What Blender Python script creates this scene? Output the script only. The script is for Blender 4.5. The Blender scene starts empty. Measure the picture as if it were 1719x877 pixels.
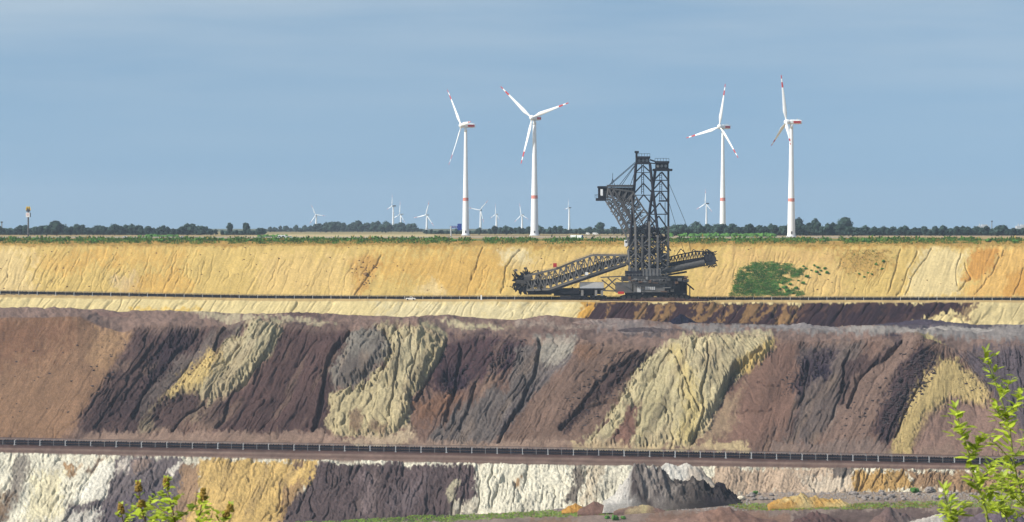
import bpy, math, random
import numpy as np
from mathutils import Vector, Matrix, Quaternion

SC = bpy.context.scene
COL = SC.collection
R = math.radians
random.seed(7)
rng = np.random.default_rng(11)

# ------------------------------------------------------------------ camera
F = 5000.0                      # focal length in photo pixels (photo 1719 x 877)
CX, CY, HOR = 859.5, 438.5, 381.0
CAMZ = 8.0
TILT = math.atan((CY - HOR) / F)
cam_d = bpy.data.cameras.new('camera'); cam = bpy.data.objects.new('camera', cam_d); COL.objects.link(cam)
cam.location = (0, 0, CAMZ); cam.rotation_euler = (math.pi/2 - TILT, 0, 0)
cam_d.sensor_width = 36.0; cam_d.lens = 36.0 * F / 1719.0
cam_d.dof.use_dof = True; cam_d.dof.focus_distance = 1300; cam_d.dof.aperture_fstop = 22
cam_d.clip_start = 0.5; cam_d.clip_end = 60000
SC.camera = cam
SC.view_settings.view_transform = 'Standard'
SC.view_settings.look = 'None'
SC.view_settings.exposure = 0.22
SC.view_settings.gamma = 1.0

# ------------------------------------------------------------------ sun + sky
SUN_AZ, SUN_EL = R(68), R(39)     # left of the camera's back
L = Vector((-math.cos(SUN_EL)*math.sin(SUN_AZ), -math.cos(SUN_EL)*math.cos(SUN_AZ), math.sin(SUN_EL)))
sd = bpy.data.lights.new('sun', 'SUN'); so = bpy.data.objects.new('sun', sd); COL.objects.link(so)
sd.energy = 5.0; sd.angle = R(0.5); sd.color = (1.0, 0.945, 0.865)
so.rotation_mode = 'QUATERNION'; so.rotation_quaternion = L.to_track_quat('Z', 'Y'); so.location = (-300, -200, 400)

W = bpy.data.worlds.new('World'); SC.world = W; W.use_nodes = True
nt = W.node_tree; nt.nodes.clear()
def N(t, tree, **kw):
    n = tree.nodes.new(t)
    for k, v in kw.items(): setattr(n, k, v)
    return n
wo = N('ShaderNodeOutputWorld', nt); bg = N('ShaderNodeBackground', nt); bg.inputs[1].default_value = 0.1
sky = N('ShaderNodeTexSky', nt, sky_type='NISHITA', sun_disc=False)
sky.sun_elevation = SUN_EL; sky.sun_rotation = math.atan2(L.x, L.y) % (2*math.pi)
sky.air_density = 1.0; sky.dust_density = 1.2; sky.ozone_density = 1.5
tc = N('ShaderNodeTexCoord', nt); sep = N('ShaderNodeSeparateXYZ', nt)
nt.links.new(tc.outputs['Generated'], sep.inputs[0])
mz = N('ShaderNodeMath', nt, operation='MULTIPLY_ADD'); mz.inputs[1].default_value = 0.85; mz.inputs[2].default_value = 0.20
mx0 = N('ShaderNodeMath', nt, operation='MAXIMUM'); mx0.inputs[1].default_value = 0.0
nt.links.new(sep.outputs[2], mx0.inputs[0]); nt.links.new(mx0.outputs[0], mz.inputs[0])
cmb = N('ShaderNodeCombineXYZ', nt)
nt.links.new(sep.outputs[0], cmb.inputs[0]); nt.links.new(sep.outputs[1], cmb.inputs[1]); nt.links.new(mz.outputs[0], cmb.inputs[2])
nrm = N('ShaderNodeVectorMath', nt, operation='NORMALIZE'); nt.links.new(cmb.outputs[0], nrm.inputs[0])
nt.links.new(nrm.outputs[0], sky.inputs[0])
# thin streaky veil cloud, in sky directions
cv = N('ShaderNodeMapping', nt); cv.inputs['Scale'].default_value = (7, 7, 62); cv.inputs['Rotation'].default_value = (0, R(5), 0)
nt.links.new(tc.outputs['Generated'], cv.inputs[0])
cn = N('ShaderNodeTexNoise', nt); cn.inputs['Scale'].default_value = 1.0; cn.inputs['Detail'].default_value = 6; cn.inputs['Roughness'].default_value = 0.5
nt.links.new(cv.outputs[0], cn.inputs['Vector'])
cr = N('ShaderNodeMapRange', nt); cr.inputs[1].default_value = 0.2; cr.inputs[2].default_value = 0.95; cr.inputs[3].default_value = 0.0; cr.inputs[4].default_value = 0.85
nt.links.new(cn.outputs[0], cr.inputs[0])
hgt = N('ShaderNodeMapRange', nt); hgt.inputs[1].default_value = 0.02; hgt.inputs[2].default_value = 0.085; hgt.inputs[3].default_value = 0.10; hgt.inputs[4].default_value = 1.0
nt.links.new(sep.outputs[2], hgt.inputs[0])
cm = N('ShaderNodeMath', nt, operation='MULTIPLY'); nt.links.new(cr.outputs[0], cm.inputs[0]); nt.links.new(hgt.outputs[0], cm.inputs[1])
tint = N('ShaderNodeMix', nt, data_type='RGBA', blend_type='MULTIPLY'); tint.inputs[0].default_value = 1.0
tint.inputs[7].default_value = (1.05, 1.19, 1.17, 1)
nt.links.new(sky.outputs[0], tint.inputs[6])
cmix = N('ShaderNodeMix', nt, data_type='RGBA'); cmix.inputs[7].default_value = (5.4, 6.1, 6.5, 1)
nt.links.new(cm.outputs[0], cmix.inputs[0]); nt.links.new(tint.outputs[2], cmix.inputs[6])
nt.links.new(cmix.outputs[2], bg.inputs[0]); nt.links.new(bg.outputs[0], wo.inputs[0])
SKY_MIX, SKY_TINT = cmix, tint

# ------------------------------------------------------------------ helpers
def P(px, py, Y):
    """photo pixel at depth Y -> point of the place"""
    dx = (px - CX)/F; dy = (CY - py)/F
    st, ct = math.sin(TILT), math.cos(TILT)
    fy = ct + dy*st; fz = -st + dy*ct
    k = Y / fy
    return (dx*k, fy*k, CAMZ + fz*k)
def PV(px, py, Y): return Vector(P(px, py, Y))

def lin(c):
    return tuple((x/255/12.92 if x/255 <= 0.04045 else ((x/255+0.055)/1.055)**2.4) for x in c)

def tag(o, label=None, cat=None, group=None, kind=None):
    if label: o['label'] = label
    if cat: o['category'] = cat
    if group: o['group'] = group
    if kind: o['kind'] = kind
    return o
def empty(name, loc, rot=(0, 0, 0)):
    o = bpy.data.objects.new(name, None); COL.objects.link(o); o.location = loc; o.rotation_euler = rot
    o.empty_display_size = 0.5
    return o
def link(name, me, parent=None, loc=None):
    o = bpy.data.objects.new(name, me); COL.objects.link(o)
    if parent is not None: o.parent = parent
    if loc is not None: o.location = loc
    return o
def copy_tree(o, parent=None):
    c = o.copy(); COL.objects.link(c); c.parent = parent
    for ch in list(o.children): copy_tree(ch, c)
    return c

def new_mat(name, col, rough=0.85, noise=0.25, nscale=1.0, bump=0.0, metallic=0.0, spec=0.3, transl=0.0, objvar=0.0):
    m = bpy.data.materials.new(name); m.use_nodes = True; t = m.node_tree
    b = t.nodes['Principled BSDF']; out = t.nodes['Material Output']
    b.inputs['Roughness'].default_value = rough; b.inputs['Metallic'].default_value = metallic
    b.inputs['Specular IOR Level'].default_value = spec
    tcn = N('ShaderNodeTexCoord', t); nz = N('ShaderNodeTexNoise', t)
    nz.inputs['Scale'].default_value = nscale; nz.inputs['Detail'].default_value = 5
    t.links.new(tcn.outputs['Object'], nz.inputs['Vector'])
    mr = N('ShaderNodeMapRange', t); mr.inputs[1].default_value = 0.25; mr.inputs[2].default_value = 0.75
    mr.inputs[3].default_value = 1-noise; mr.inputs[4].default_value = 1+noise
    t.links.new(nz.outputs[0], mr.inputs[0])
    src = mr.outputs[0]
    if objvar > 0:
        oi = N('ShaderNodeObjectInfo', t); r2 = N('ShaderNodeMapRange', t); r2.inputs[3].default_value = 1-objvar; r2.inputs[4].default_value = 1+objvar
        t.links.new(oi.outputs['Random'], r2.inputs[0])
        mm = N('ShaderNodeMath', t, operation='MULTIPLY'); t.links.new(src, mm.inputs[0]); t.links.new(r2.outputs[0], mm.inputs[1]); src = mm.outputs[0]
    mul = N('ShaderNodeVectorMath', t, operation='SCALE'); mul.inputs[0].default_value = col[:3]
    t.links.new(src, mul.inputs['Scale'])
    t.links.new(mul.outputs[0], b.inputs['Base Color'])
    if bump > 0:
        bn = N('ShaderNodeBump', t); bn.inputs['Strength'].default_value = bump; bn.inputs['Distance'].default_value = 0.3/nscale
        t.links.new(nz.outputs[0], bn.inputs['Height']); t.links.new(bn.outputs[0], b.inputs['Normal'])
    if transl > 0:
        tr = N('ShaderNodeBsdfTranslucent', t); t.links.new(mul.outputs[0], tr.inputs[0])
        ms = N('ShaderNodeMixShader', t); ms.inputs[0].default_value = transl
        t.links.new(b.outputs[0], ms.inputs[1]); t.links.new(tr.outputs[0], ms.inputs[2]); t.links.new(ms.outputs[0], out.inputs[0])
    return m

def earth_mat(name, scales=(0.35, 1.6), amps=(0.22, 0.25), bump=0.6, stretch=(1, 1, 1)):
    m = bpy.data.materials.new(name); m.use_nodes = True; t = m.node_tree
    b = t.nodes['Principled BSDF']; b.inputs['Roughness'].default_value = 0.95; b.inputs['Specular IOR Level'].default_value = 0.1
    at = N('ShaderNodeAttribute', t, attribute_name='soil'); tcn = N('ShaderNodeTexCoord', t)
    mp = N('ShaderNodeMapping', t); mp.inputs['Scale'].default_value = stretch; t.links.new(tcn.outputs['Object'], mp.inputs[0])
    prev = None; hs = []
    for s, a in zip(scales, amps):
        nz = N('ShaderNodeTexNoise', t); nz.inputs['Scale'].default_value = s; nz.inputs['Detail'].default_value = 6; nz.inputs['Roughness'].default_value = 0.65
        t.links.new(mp.outputs[0], nz.inputs['Vector'])
        mr = N('ShaderNodeMapRange', t); mr.inputs[1].default_value = 0.25; mr.inputs[2].default_value = 0.75; mr.inputs[3].default_value = 1-a; mr.inputs[4].default_value = 1+a
        t.links.new(nz.outputs[0], mr.inputs[0]); hs.append(nz.outputs[0])
        if prev is None: prev = mr.outputs[0]
        else:
            mm = N('ShaderNodeMath', t, operation='MULTIPLY'); t.links.new(prev, mm.inputs[0]); t.links.new(mr.outputs[0], mm.inputs[1]); prev = mm.outputs[0]
    sc_ = N('ShaderNodeVectorMath', t, operation='SCALE'); t.links.new(at.outputs['Color'], sc_.inputs[0]); t.links.new(prev, sc_.inputs['Scale'])
    t.links.new(sc_.outputs[0], b.inputs['Base Color'])
    bn = N('ShaderNodeBump', t); bn.inputs['Strength'].default_value = bump; bn.inputs['Distance'].default_value = 0.5
    t.links.new(hs[-1], bn.inputs['Height']); t.links.new(bn.outputs[0], b.inputs['Normal'])
    return m

class MB:
    """collects polygons for one mesh"""
    def __init__(s): s.v = []; s.f = []; s.m = []
    def add(s, vs, fs, mi=0):
        o = len(s.v); s.v += [tuple(v) for v in vs]; s.f += [tuple(i+o for i in f) for f in fs]; s.m += [mi]*len(fs); return s
    def box(s, c, size, mi=0, rot=None):
        hx, hy, hz = size[0]/2, size[1]/2, size[2]/2
        vs = [Vector((x*hx, y*hy, z*hz)) for x in (-1, 1) for y in (-1, 1) for z in (-1, 1)]
        if rot is not None: vs = [rot @ v for v in vs]
        c = Vector(c)
        return s.add([v+c for v in vs], [(0,1,3,2),(4,6,7,5),(0,4,5,1),(2,3,7,6),(0,2,6,4),(1,5,7,3)], mi)
    def bar(s, p, q, w, h=None, mi=0):
        p, q = Vector(p), Vector(q); d = q-p
        if d.length < 1e-6: return s
        return s.box((p+q)/2, (w, h or w, d.length), mi, d.to_track_quat('Z', 'Y').to_matrix())
    def tube(s, p, q, r0, r1=None, n=10, mi=0, caps=True):
        p, q = Vector(p), Vector(q); r1 = r0 if r1 is None else r1
        rot = (q-p).to_track_quat('Z', 'Y').to_matrix()
        vs = []
        for c, r in ((p, r0), (q, r1)):
            for i in range(n):
                a = 2*math.pi*i/n; vs.append(c + rot @ Vector((r*math.cos(a), r*math.sin(a), 0)))
        fs = [(i, (i+1) % n, n+(i+1) % n, n+i) for i in range(n)]
        if caps: fs += [tuple(reversed(range(n))), tuple(range(n, 2*n))]
        return s.add(vs, fs, mi)
    def ico(s, c, r, mi=0, sub=1, jit=0.0, rnd=random):
        vs, fs = ICO[sub]
        out = []
        for v in vs:
            k = 1 + rnd.uniform(-jit, jit)
            rr = r if isinstance(r, (tuple, list)) else (r, r, r)
            out.append((c[0]+v[0]*rr[0]*k, c[1]+v[1]*rr[1]*k, c[2]+v[2]*rr[2]*k))
        return s.add(out, fs, mi)
    def mesh(s, name, mats, smooth=False):
        me = bpy.data.meshes.new(name); me.from_pydata(s.v, [], s.f)
        if not isinstance(mats, (list, tuple)): mats = [mats]
        for m in mats: me.materials.append(m)
        if len(mats) > 1: me.polygons.foreach_set('material_index', s.m)
        if smooth: me.polygons.foreach_set('use_smooth', [True]*len(s.f))
        me.update(); return me
    def build(s, name, mats, parent=None, smooth=False, loc=None):
        return link(name, s.mesh(name, mats, smooth), parent, loc)

def make_ico():
    t = (1+5**.5)/2
    v = [(-1,t,0),(1,t,0),(-1,-t,0),(1,-t,0),(0,-1,t),(0,1,t),(0,-1,-t),(0,1,-t),(t,0,-1),(t,0,1),(-t,0,-1),(-t,0,1)]
    f = [(0,11,5),(0,5,1),(0,1,7),(0,7,10),(0,10,11),(1,5,9),(5,11,4),(11,10,2),(10,7,6),(7,1,8),(3,9,4),(3,4,2),(3,2,6),(3,6,8),(3,8,9),(4,9,5),(2,4,11),(6,2,10),(8,6,7),(9,8,1)]
    v = [tuple(Vector(a).normalized()) for a in v]
    out = {0: (v, f)}
    for k in (1, 2, 3):
        v, f = list(out[k-1][0]), out[k-1][1]; cache = {}; nf = []
        def mid(a, b):
            key = (min(a, b), max(a, b))
            if key not in cache:
                v.append(tuple(((Vector(v[a])+Vector(v[b]))/2).normalized())); cache[key] = len(v)-1
            return cache[key]
        for a, b, c in f:
            ab, bc, ca = mid(a, b), mid(b, c), mid(c, a)
            nf += [(a, ab, ca), (b, bc, ab), (c, ca, bc), (ab, bc, ca)]
        out[k] = (v, nf)
    return out
ICO = make_ico()

# numpy noise ---------------------------------------------------------
TAB = rng.random((256, 256)).astype(np.float32)
def vn(x, y, seed=0):
    x = np.asarray(x, np.float32) + seed*17.31; y = np.asarray(y, np.float32) + seed*9.73
    xi = np.floor(x).astype(np.int32); yi = np.floor(y).astype(np.int32)
    fx = x-xi; fy = y-yi; fx = fx*fx*(3-2*fx); fy = fy*fy*(3-2*fy)
    x0 = xi & 255; x1 = (xi+1) & 255; y0 = yi & 255; y1 = (yi+1) & 255
    return (TAB[x0, y0]*(1-fx)+TAB[x1, y0]*fx)*(1-fy) + (TAB[x0, y1]*(1-fx)+TAB[x1, y1]*fx)*fy
def fbm(x, y, seed=0, octv=4, gain=0.5):
    a = 1.0; tot = 0; s = 0
    for o in range(octv):
        s = s + a*vn(x*2**o, y*2**o, seed+o*3); tot += a; a *= gain
    return s/tot
def sstep(a, b, x):
    t = np.clip((x-a)/(b-a), 0, 1); return t*t*(3-2*t)
def tab(px, pts):
    return np.interp(px, [p[0] for p in pts], [p[1] for p in pts])
def sdf(px, py, poly):
    """signed distance in photo pixels, positive inside"""
    n = len(poly); d = np.full(px.shape, 1e9, np.float32); ins = np.zeros(px.shape, bool)
    for i in range(n):
        x0, y0 = poly[i]; x1, y1 = poly[(i+1) % n]
        ex, ey = x1-x0, y1-y0; L2 = ex*ex+ey*ey+1e-9
        t = np.clip(((px-x0)*ex+(py-y0)*ey)/L2, 0, 1)
        d = np.minimum(d, (px-x0-t*ex)**2+(py-y0-t*ey)**2)
        c = (y0 > py) != (y1 > py)
        if y1 != y0: ins ^= c & (px < ex*(py-y0)/(y1-y0)+x0)
    d = np.sqrt(d); return np.where(ins, d, -d)

# ------------------------------------------------------------------ materials
ALB = 0.70                                     # lit picture value -> albedo
M = {}
M['earth'] = earth_mat('spoil_earth', (0.12, 0.8, 2.6), (0.14, 0.26, 0.34), 1.0)
M['sand'] = earth_mat('sand_face', (0.10, 0.8, 2.2), (0.10, 0.14, 0.16), 0.5)
M['field'] = earth_mat('field_soil', (0.01, 0.12), (0.12, 0.25), 0.1)
M['white'] = new_mat('white_paint', (0.80, 0.80, 0.79), 0.4, 0.04, 0.2)
M['red'] = new_mat('red_paint', (0.50, 0.035, 0.03), 0.45, 0.08, 0.3)
M['salmon'] = new_mat('faded_red_paint', (0.62, 0.23, 0.18), 0.5, 0.06, 0.3)
M['dark'] = new_mat('dark_grey_paint', (0.03, 0.03, 0.035), 0.6, 0.2, 0.5)
M['steel'] = new_mat('weathered_steel', (0.067, 0.063, 0.062), 0.75, 0.4, 0.35, objvar=0.45)
M['steel2'] = new_mat('dark_weathered_steel', (0.020, 0.020, 0.026), 0.85, 0.4, 0.35, spec=0.1, objvar=0.4)
M['steel3'] = new_mat('light_grey_steel', (0.21, 0.205, 0.20), 0.7, 0.25, 0.35)
M['pale'] = new_mat('pale_panel_paint', (0.50, 0.50, 0.50), 0.6, 0.12, 0.4)
M['rubber'] = new_mat('belt_rubber', (0.010, 0.010, 0.016), 0.85, 0.3, 1.2, spec=0.1)
M['galv'] = new_mat('galvanised_steel', (0.46, 0.46, 0.45), 0.55, 0.2, 1.0)
M['glass'] = new_mat('dark_window_glass', (0.04, 0.05, 0.06), 0.15, 0.1, 0.5, spec=0.6)
M['blue'] = new_mat('blue_sign_paint', (0.02, 0.05, 0.28), 0.5, 0.05, 0.5)
M['yellow'] = new_mat('yellow_sign_paint', (0.85, 0.55, 0.02), 0.5, 0.04, 0.5)
M['tree'] = new_mat('hazed_tree_foliage', (0.034, 0.060, 0.048), 0.9, 0.45, 0.18, spec=0.1, objvar=0.3)  # far haze put into the foliage colour, lighter and bluer
M['bark'] = new_mat('bark', (0.07, 0.055, 0.04), 0.9, 0.3, 1.0)
M['shrub'] = new_mat('shrub_foliage', (0.068, 0.140, 0.024), 0.9, 0.5, 0.12, spec=0.1)
M['scrub'] = new_mat('scrub_foliage', (0.075, 0.18, 0.036), 0.9, 0.45, 0.15, spec=0.1)
M['dry'] = new_mat('dry_grass', (0.30, 0.21, 0.055), 0.95, 0.4, 0.15, spec=0.1)
M['grass'] = new_mat('green_grass', (0.20, 0.32, 0.045), 0.95, 0.4, 0.2, spec=0.1)
M['sandclod'] = new_mat('sand_clods', (0.17, 0.105, 0.05), 0.95, 0.4, 0.5, spec=0.05)
M['clod'] = new_mat('dark_clods', (0.055, 0.042, 0.042), 0.95, 0.4, 0.5, spec=0.05)
M['rock'] = new_mat('grey_rock', (0.25, 0.22, 0.20), 0.95, 0.35, 0.6, 0.3, spec=0.05)
M['rock_pale'] = new_mat('pale_rock', (0.58, 0.52, 0.40), 0.95, 0.25, 0.6, 0.3, spec=0.05)
M['leaf'] = new_mat('fresh_leaf', (0.44, 0.54, 0.05), 0.5, 0.30, 6.0, spec=0.3, transl=0.45, objvar=0.5)
M['stem'] = new_mat('green_stem', (0.24, 0.27, 0.06), 0.7, 0.2, 20.0)
M['twig'] = new_mat('brown_stem', (0.13, 0.075, 0.035), 0.8, 0.2, 20.0)
M['seed'] = new_mat('brown_seed', (0.25, 0.16, 0.03), 0.9, 0.4, 30.0)
M['asphalt'] = new_mat('road_asphalt', (0.22, 0.21, 0.20), 0.9, 0.1, 0.2)

# ------------------------------------------------------------------ pit terrain
cols = np.concatenate([np.linspace(-700, -70, 60, endpoint=False), np.arange(-70, 1790, 1.08), np.linspace(1791, 2420, 60)])
NC = len(cols)
def T(*pts): return tab(cols, pts)
def C(v): return np.full(NC, float(v))
wob = (fbm(cols/60, cols*0, 5, 4)-.5)
w2 = (fbm(cols/25, cols*0, 9, 4)-.5)
bench3 = 88.0
def flat_y(py, drop): return F*drop/(py-HOR)
f3 = T((-700,722),(0,735),(430,743),(860,750.5),(1290,759),(1719,767),(2420,781))
l4 = T((-700,746),(0,760),(430,770),(700,776),(860,780),(1290,785),(1719,790),(2420,799))
Yf3 = flat_y(f3, bench3); Yl4 = flat_y(l4, bench3)
c4 = T((-700,545),(0,534),(60,533),(130,531),(165,545),(205,557),(235,549),(300,549),(375,545),(430,531),(470,541),(560,550),(600,551),(640,541),(700,540),(748,565),(790,561),(860,562),(900,567),(960,565),(1000,575),(1060,580),(1110,580),(1150,563),(1200,557),(1290,562),(1330,571),(1400,573),(1480,564),(1545,562),(1590,582),(1640,592),(1690,578),(1800,570),(2420,560)) + 5*w2
f4 = T((-700,895),(0,892),(200,886),(430,877),(700,868),(860,862),(980,853),(1100,845),(1180,838),(1290,827),(1719,826),(2420,826))
CTRL = [  # (py, Y, rows in the strip that follows, name)
 (C(404.5) + 0*wob, C(1612), 10, 'rim_slope'),
 (C(413.0) + 2.5*w2, C(1572), 84, 'upper_sand_face'),
 (T((-700,486),(0,491.5),(430,498),(860,500),(1719,501.5),(2420,502)), C(1532), 14, 'upper_bench'),
 (T((-700,494),(0,499),(430,505),(860,507),(1719,508),(2420,508)) + 2.0*w2, C(1446), 36, 'middle_bench_face'),
 (T((-700,530),(0,530),(860,540),(1000,541),(1200,543),(1400,549),(1719,546),(2420,546)), C(1424), 12, 'middle_bench'),
 (T((-700,521),(0,518),(120,517),(200,522),(300,521),(360,523),(430,527),(480,524),(560,527),(680,532),(760,530),(860,537),(930,531),(1000,535),(1060,536),(1130,541),(1200,545),(1400,549),(1500,545),(1719,545),(2420,540)) + 2*w2, C(1400), 44, 'middle_bench_top'),
 (c4, Yf3+62, 176, 'spoil_slope'),
 (f3, Yf3, 30, 'lower_bench'),
 (l4 + 1.6*w2, Yl4, 86, 'lower_face'),
 (f4, Yl4 - np.clip((f4-l4)*0.30, 5, 40), 50, 'pit_floor'),
 (C(900), Yl4 - np.clip((f4-l4)*0.30, 5, 40) - T((0,30),(430,42),(860,48),(1290,60),(1719,64)), 0, None)]
rows_py, rows_Y, strip_of = [], [], []
for i in range(len(CTRL)-1):
    p0, Y0, n, nm = CTRL[i]; p1, Y1 = CTRL[i+1][:2]
    z0 = CAMZ - (p0-HOR)/F*Y0; z1 = CAMZ - (p1-HOR)/F*Y1
    for k in range(n):
        t = k/n
        rows_Y.append(Y0+(Y1-Y0)*t); rows_py.append(z0+(z1-z0)*t); strip_of.append(i)
p1, Y1 = CTRL[-1][:2]; rows_Y.append(Y1); rows_py.append(CAMZ-(p1-HOR)/F*Y1); strip_of.append(len(CTRL)-2)
YY = np.array(rows_Y, np.float64); ZZ = np.array(rows_py, np.float64); SID = np.array(strip_of)
for _ in range(3):                             # soften the lips and toes
    for A in (ZZ,):
        A[1:-1] = 0.25*A[:-2]+0.5*A[1:-1]+0.25*A[2:]
NR = YY.shape[0]
PXg = np.broadcast_to(cols, (NR, NC)).astype(np.float32)
PYg = (HOR - (ZZ-CAMZ)/YY*F).astype(np.float32)
SIDg = np.broadcast_to(SID[:, None], (NR, NC))
slant = tab(PXg.ravel(), [(-700,.5),(0,.55),(250,.75),(430,.62),(600,.42),(700,.36),(850,.6),(1000,.75),(1120,.45),(1250,.3),(1350,.45),(1500,.65),(1600,.45),(1719,-.2),(2420,0)]).reshape(NR, NC).astype(np.float32)
mean = 9*(fbm(PXg/28, PYg/22, 61, 3)-.5)           # meandering
s_big = PXg + slant*(PYg-640) + mean
FL_ = 7*(vn(s_big/9, PYg/70, 24)-.5) + 6*(vn(s_big/4.5, PYg/34, 25)-.5)      # fingers of soil that ran down the slope
FL_[SIDg != 6] *= .5
ST3 = np.isin(SIDg, [3])*(26*(fbm(PXg/22, PYg/12, 27, 3)-.5))
# warped measuring coordinates for ragged borders
wx = PXg + .6*FL_ + ST3 + 22*(fbm(PXg/40, PYg/40, 21, 4)-.5) + 7*(fbm(PXg/7, PYg/14, 22, 3)-.5)
wy = PYg + FL_ + 18*(fbm(PXg/40, PYg/40, 31, 4)-.5) + 6*(fbm(PXg/7, PYg/14, 32, 3)-.5)

COLR = np.zeros((NR, NC, 3), np.float32); AMP = np.zeros((NR, NC), np.float32); BULGE = np.zeros((NR, NC), np.float32)
def base(strip, col, amp):
    m = SID == strip; COLR[m] = np.array(lin(col)); AMP[m] = amp
def patch(strips, col, poly, amp=None, soft=2.5, op=1.0, bulge=0.0):
    if isinstance(strips, int): strips = [strips]
    r = np.where(np.isin(SID, strips))[0]
    xs = [p[0] for p in poly]
    c0 = np.searchsorted(cols, min(xs)-25); c1 = np.searchsorted(cols, max(xs)+25)
    sl = (slice(r[0], r[-1]+1), slice(c0, c1))
    d = sdf(wx[sl], wy[sl], poly)
    d = d + (soft*2.2+3)*(vn(PXg[sl]/2.6, PYg[sl]/4, 71)-.5) + (soft+2)*(vn(PXg[sl]/6, PYg[sl]/9, 72)-.5)
    sw = soft*(1.9 if strips[-1] == 6 else 1.2)
    m = sstep(-sw, sw, d)*op
    COLR[sl] = COLR[sl]*(1-m[..., None]) + np.array(lin(col), np.float32)*m[..., None]
    if amp is not None: AMP[sl] = AMP[sl]*(1-m)+amp*m
    if bulge: BULGE[sl] += bulge*sstep(-2, 16, d)
    return sl, m

base(0, (196,158,84), 0.25); base(1, (214,183,110), 0.5); base(2, (202,172,116), 0.12); base(3, (226,204,146), 0.35)
base(4, (150,122,108), 0.3); base(5, (140,115,105), 0.5); base(6, (124,99,89), 1.0); base(7, (130,104,95), 0.10); base(8, (233,226,208), 0.9); base(9, (150,132,124), 0.25)
# upper sand face
U = 1
patch(U,(214,162,78),[(640,430),(780,420),(850,416),(850,465),(800,499),(740,499),(700,470),(640,462)],soft=16,op=.5)
patch(U,(196,146,76),[(590,440),(625,425),(640,440),(620,480),(605,497),(590,490)],soft=6,op=.7)
patch(U,(214,170,94),[(60,430),(130,425),(200,430),(120,460),(60,455)],soft=10,op=.6)
patch(U,(216,170,90),[(205,470),(300,455),(322,480),(290,499),(205,499)],soft=10,op=.75)
patch(U,(218,172,92),[(140,418),(330,420),(300,450),(120,445)],soft=14,op=.6)
patch(U,(228,200,142),[(-700,415),(50,415),(60,500),(-700,500)],soft=14,op=.8)
patch(U,(226,192,124),[(440,430),(590,425),(590,500),(430,500)],soft=14,op=.8)
patch(U,(206,186,150),[(190,470),(225,460),(230,485),(200,495)],soft=8,op=.5)
patch(U,(222,196,140),[(700,497),(725,465),(745,499)],soft=5,op=.8)
patch(U,(230,212,166),[(840,425),(880,418),(900,440),(850,443)],soft=6,op=.8)
patch(U,(218,184,116),[(860,440),(1010,420),(1060,420),(1000,470),(870,470)],soft=12,op=.7)
patch(U,(219,184,118),[(1180,440),(1420,425),(1420,500),(1180,500)],soft=14,op=.8)
patch(U,(214,176,112),[(1220,420),(1420,418),(1400,436),(1230,440)],soft=6,op=.8)
patch(U,(224,180,104),[(1670,415),(2420,415),(2420,500),(1610,500),(1640,470)],soft=6)
patch(U,(228,206,152),[(1545,416),(1625,416),(1612,500),(1515,500)],soft=8,op=.85)
patch(U,(206,152,78),[(1632,420),(1672,420),(1664,448),(1640,470),(1622,468)],soft=4)
patch(U,(206,150,70),[(1690,460),(1760,440),(1740,500),(1680,500)],soft=5,op=.7)
patch(U,(186,146,78),[(1405,420),(1490,420),(1495,450),(1460,470),(1420,450)],soft=8,op=.7)
patch([0,1],(188,148,76),[(-700,404),(2420,404),(2420,413),(1700,412),(1300,414),(900,415),(600,413),(300,412),(-700,412)],soft=3,op=.8)
# middle face
V = 3
patch(V,(224,186,92),[(215,520),(270,516),(340,519),(330,528),(215,529)],soft=3,op=.8)
patch(V,(222,208,166),[(640,506),(960,506),(940,540),(640,540)],soft=10,op=.6)
patch([3,4],(62,43,45),[(1003,505),(1645,505),(1620,518),(1560,530),(1480,552),(960,556),(975,538)],amp=.55,soft=2)
patch(V,(208,158,72),[(992,503),(1006,503),(985,535),(962,540)],soft=2)
for x0, x1, w in ((1030,1010,3),(1078,1058,10),(1112,1092,9),(1128,1110,6),(1175,1152,8),(1205,1166,12),(1232,1200,5),(1262,1246,14),(1292,1270,8),(1318,1304,7),(1332,1314,6),(1350,1332,5),(1392,1372,5),(1416,1404,3),(1440,1414,5),(1470,1446,3),(1500,1476,6),(1540,1512,4),(1575,1553,5)):
    ob = .68 if x0 < 1340 else .4
    patch(V,(160,124,78) if x0<1340 else (128,92,68),[(x0-w*.8,508),(x0+w*.8,508),(x1+w+4,535),(x1-w,547)],soft=2.5,op=ob)
patch(V,(42,31,42),[(1370,512),(1600,508),(1560,530),(1400,550),(1350,545)],soft=8,op=.5)
patch(V,(208,188,136),[(1650,510),(1760,509),(1760,545),(1610,540)],soft=4)
patch(V,(108,82,62),[(1610,509),(1648,508),(1625,535),(1600,530)],soft=4,op=.8)
# middle ground
G = [4, 5]
patch(G,(196,182,152),[(300,523),(345,519),(420,527),(470,535),(420,540),(360,534)],soft=4,op=.8)
patch(G,(92,72,70),[(440,524),(520,523),(585,530),(500,531)],soft=2,op=.8)
patch(G,(196,182,150),[(470,530),(530,534),(570,545),(520,545),(470,540)],soft=3,op=.8)
patch(G,(198,184,150),[(760,538),(830,542),(870,551),(800,553),(740,545)],soft=3,op=.9)
patch(G,(110,86,80),[(670,532),(760,530),(860,537),(850,541),(700,536)],soft=2,op=.7)
patch(G,(176,160,148),[(860,538),(940,544),(1010,552),(960,556),(860,548)],soft=3,op=.8)
patch(G,(122,96,88),[(840,545),(900,545),(1010,556),(960,565),(850,560)],soft=4,op=.7)
patch(G,(150,138,136),[(1005,540),(1060,536),(1130,546),(1120,560),(1000,556)],soft=4,op=.8)
patch(G,(146,138,136),[(1140,543),(1400,547),(1719,540),(1900,545),(1900,580),(1700,575),(1560,562),(1420,560),(1300,555),(1150,555)],soft=4)
patch(G,(82,74,86),[(1450,543),(1560,535),(1640,541),(1719,548),(1640,551),(1500,549)],soft=2,op=.9)
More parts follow.
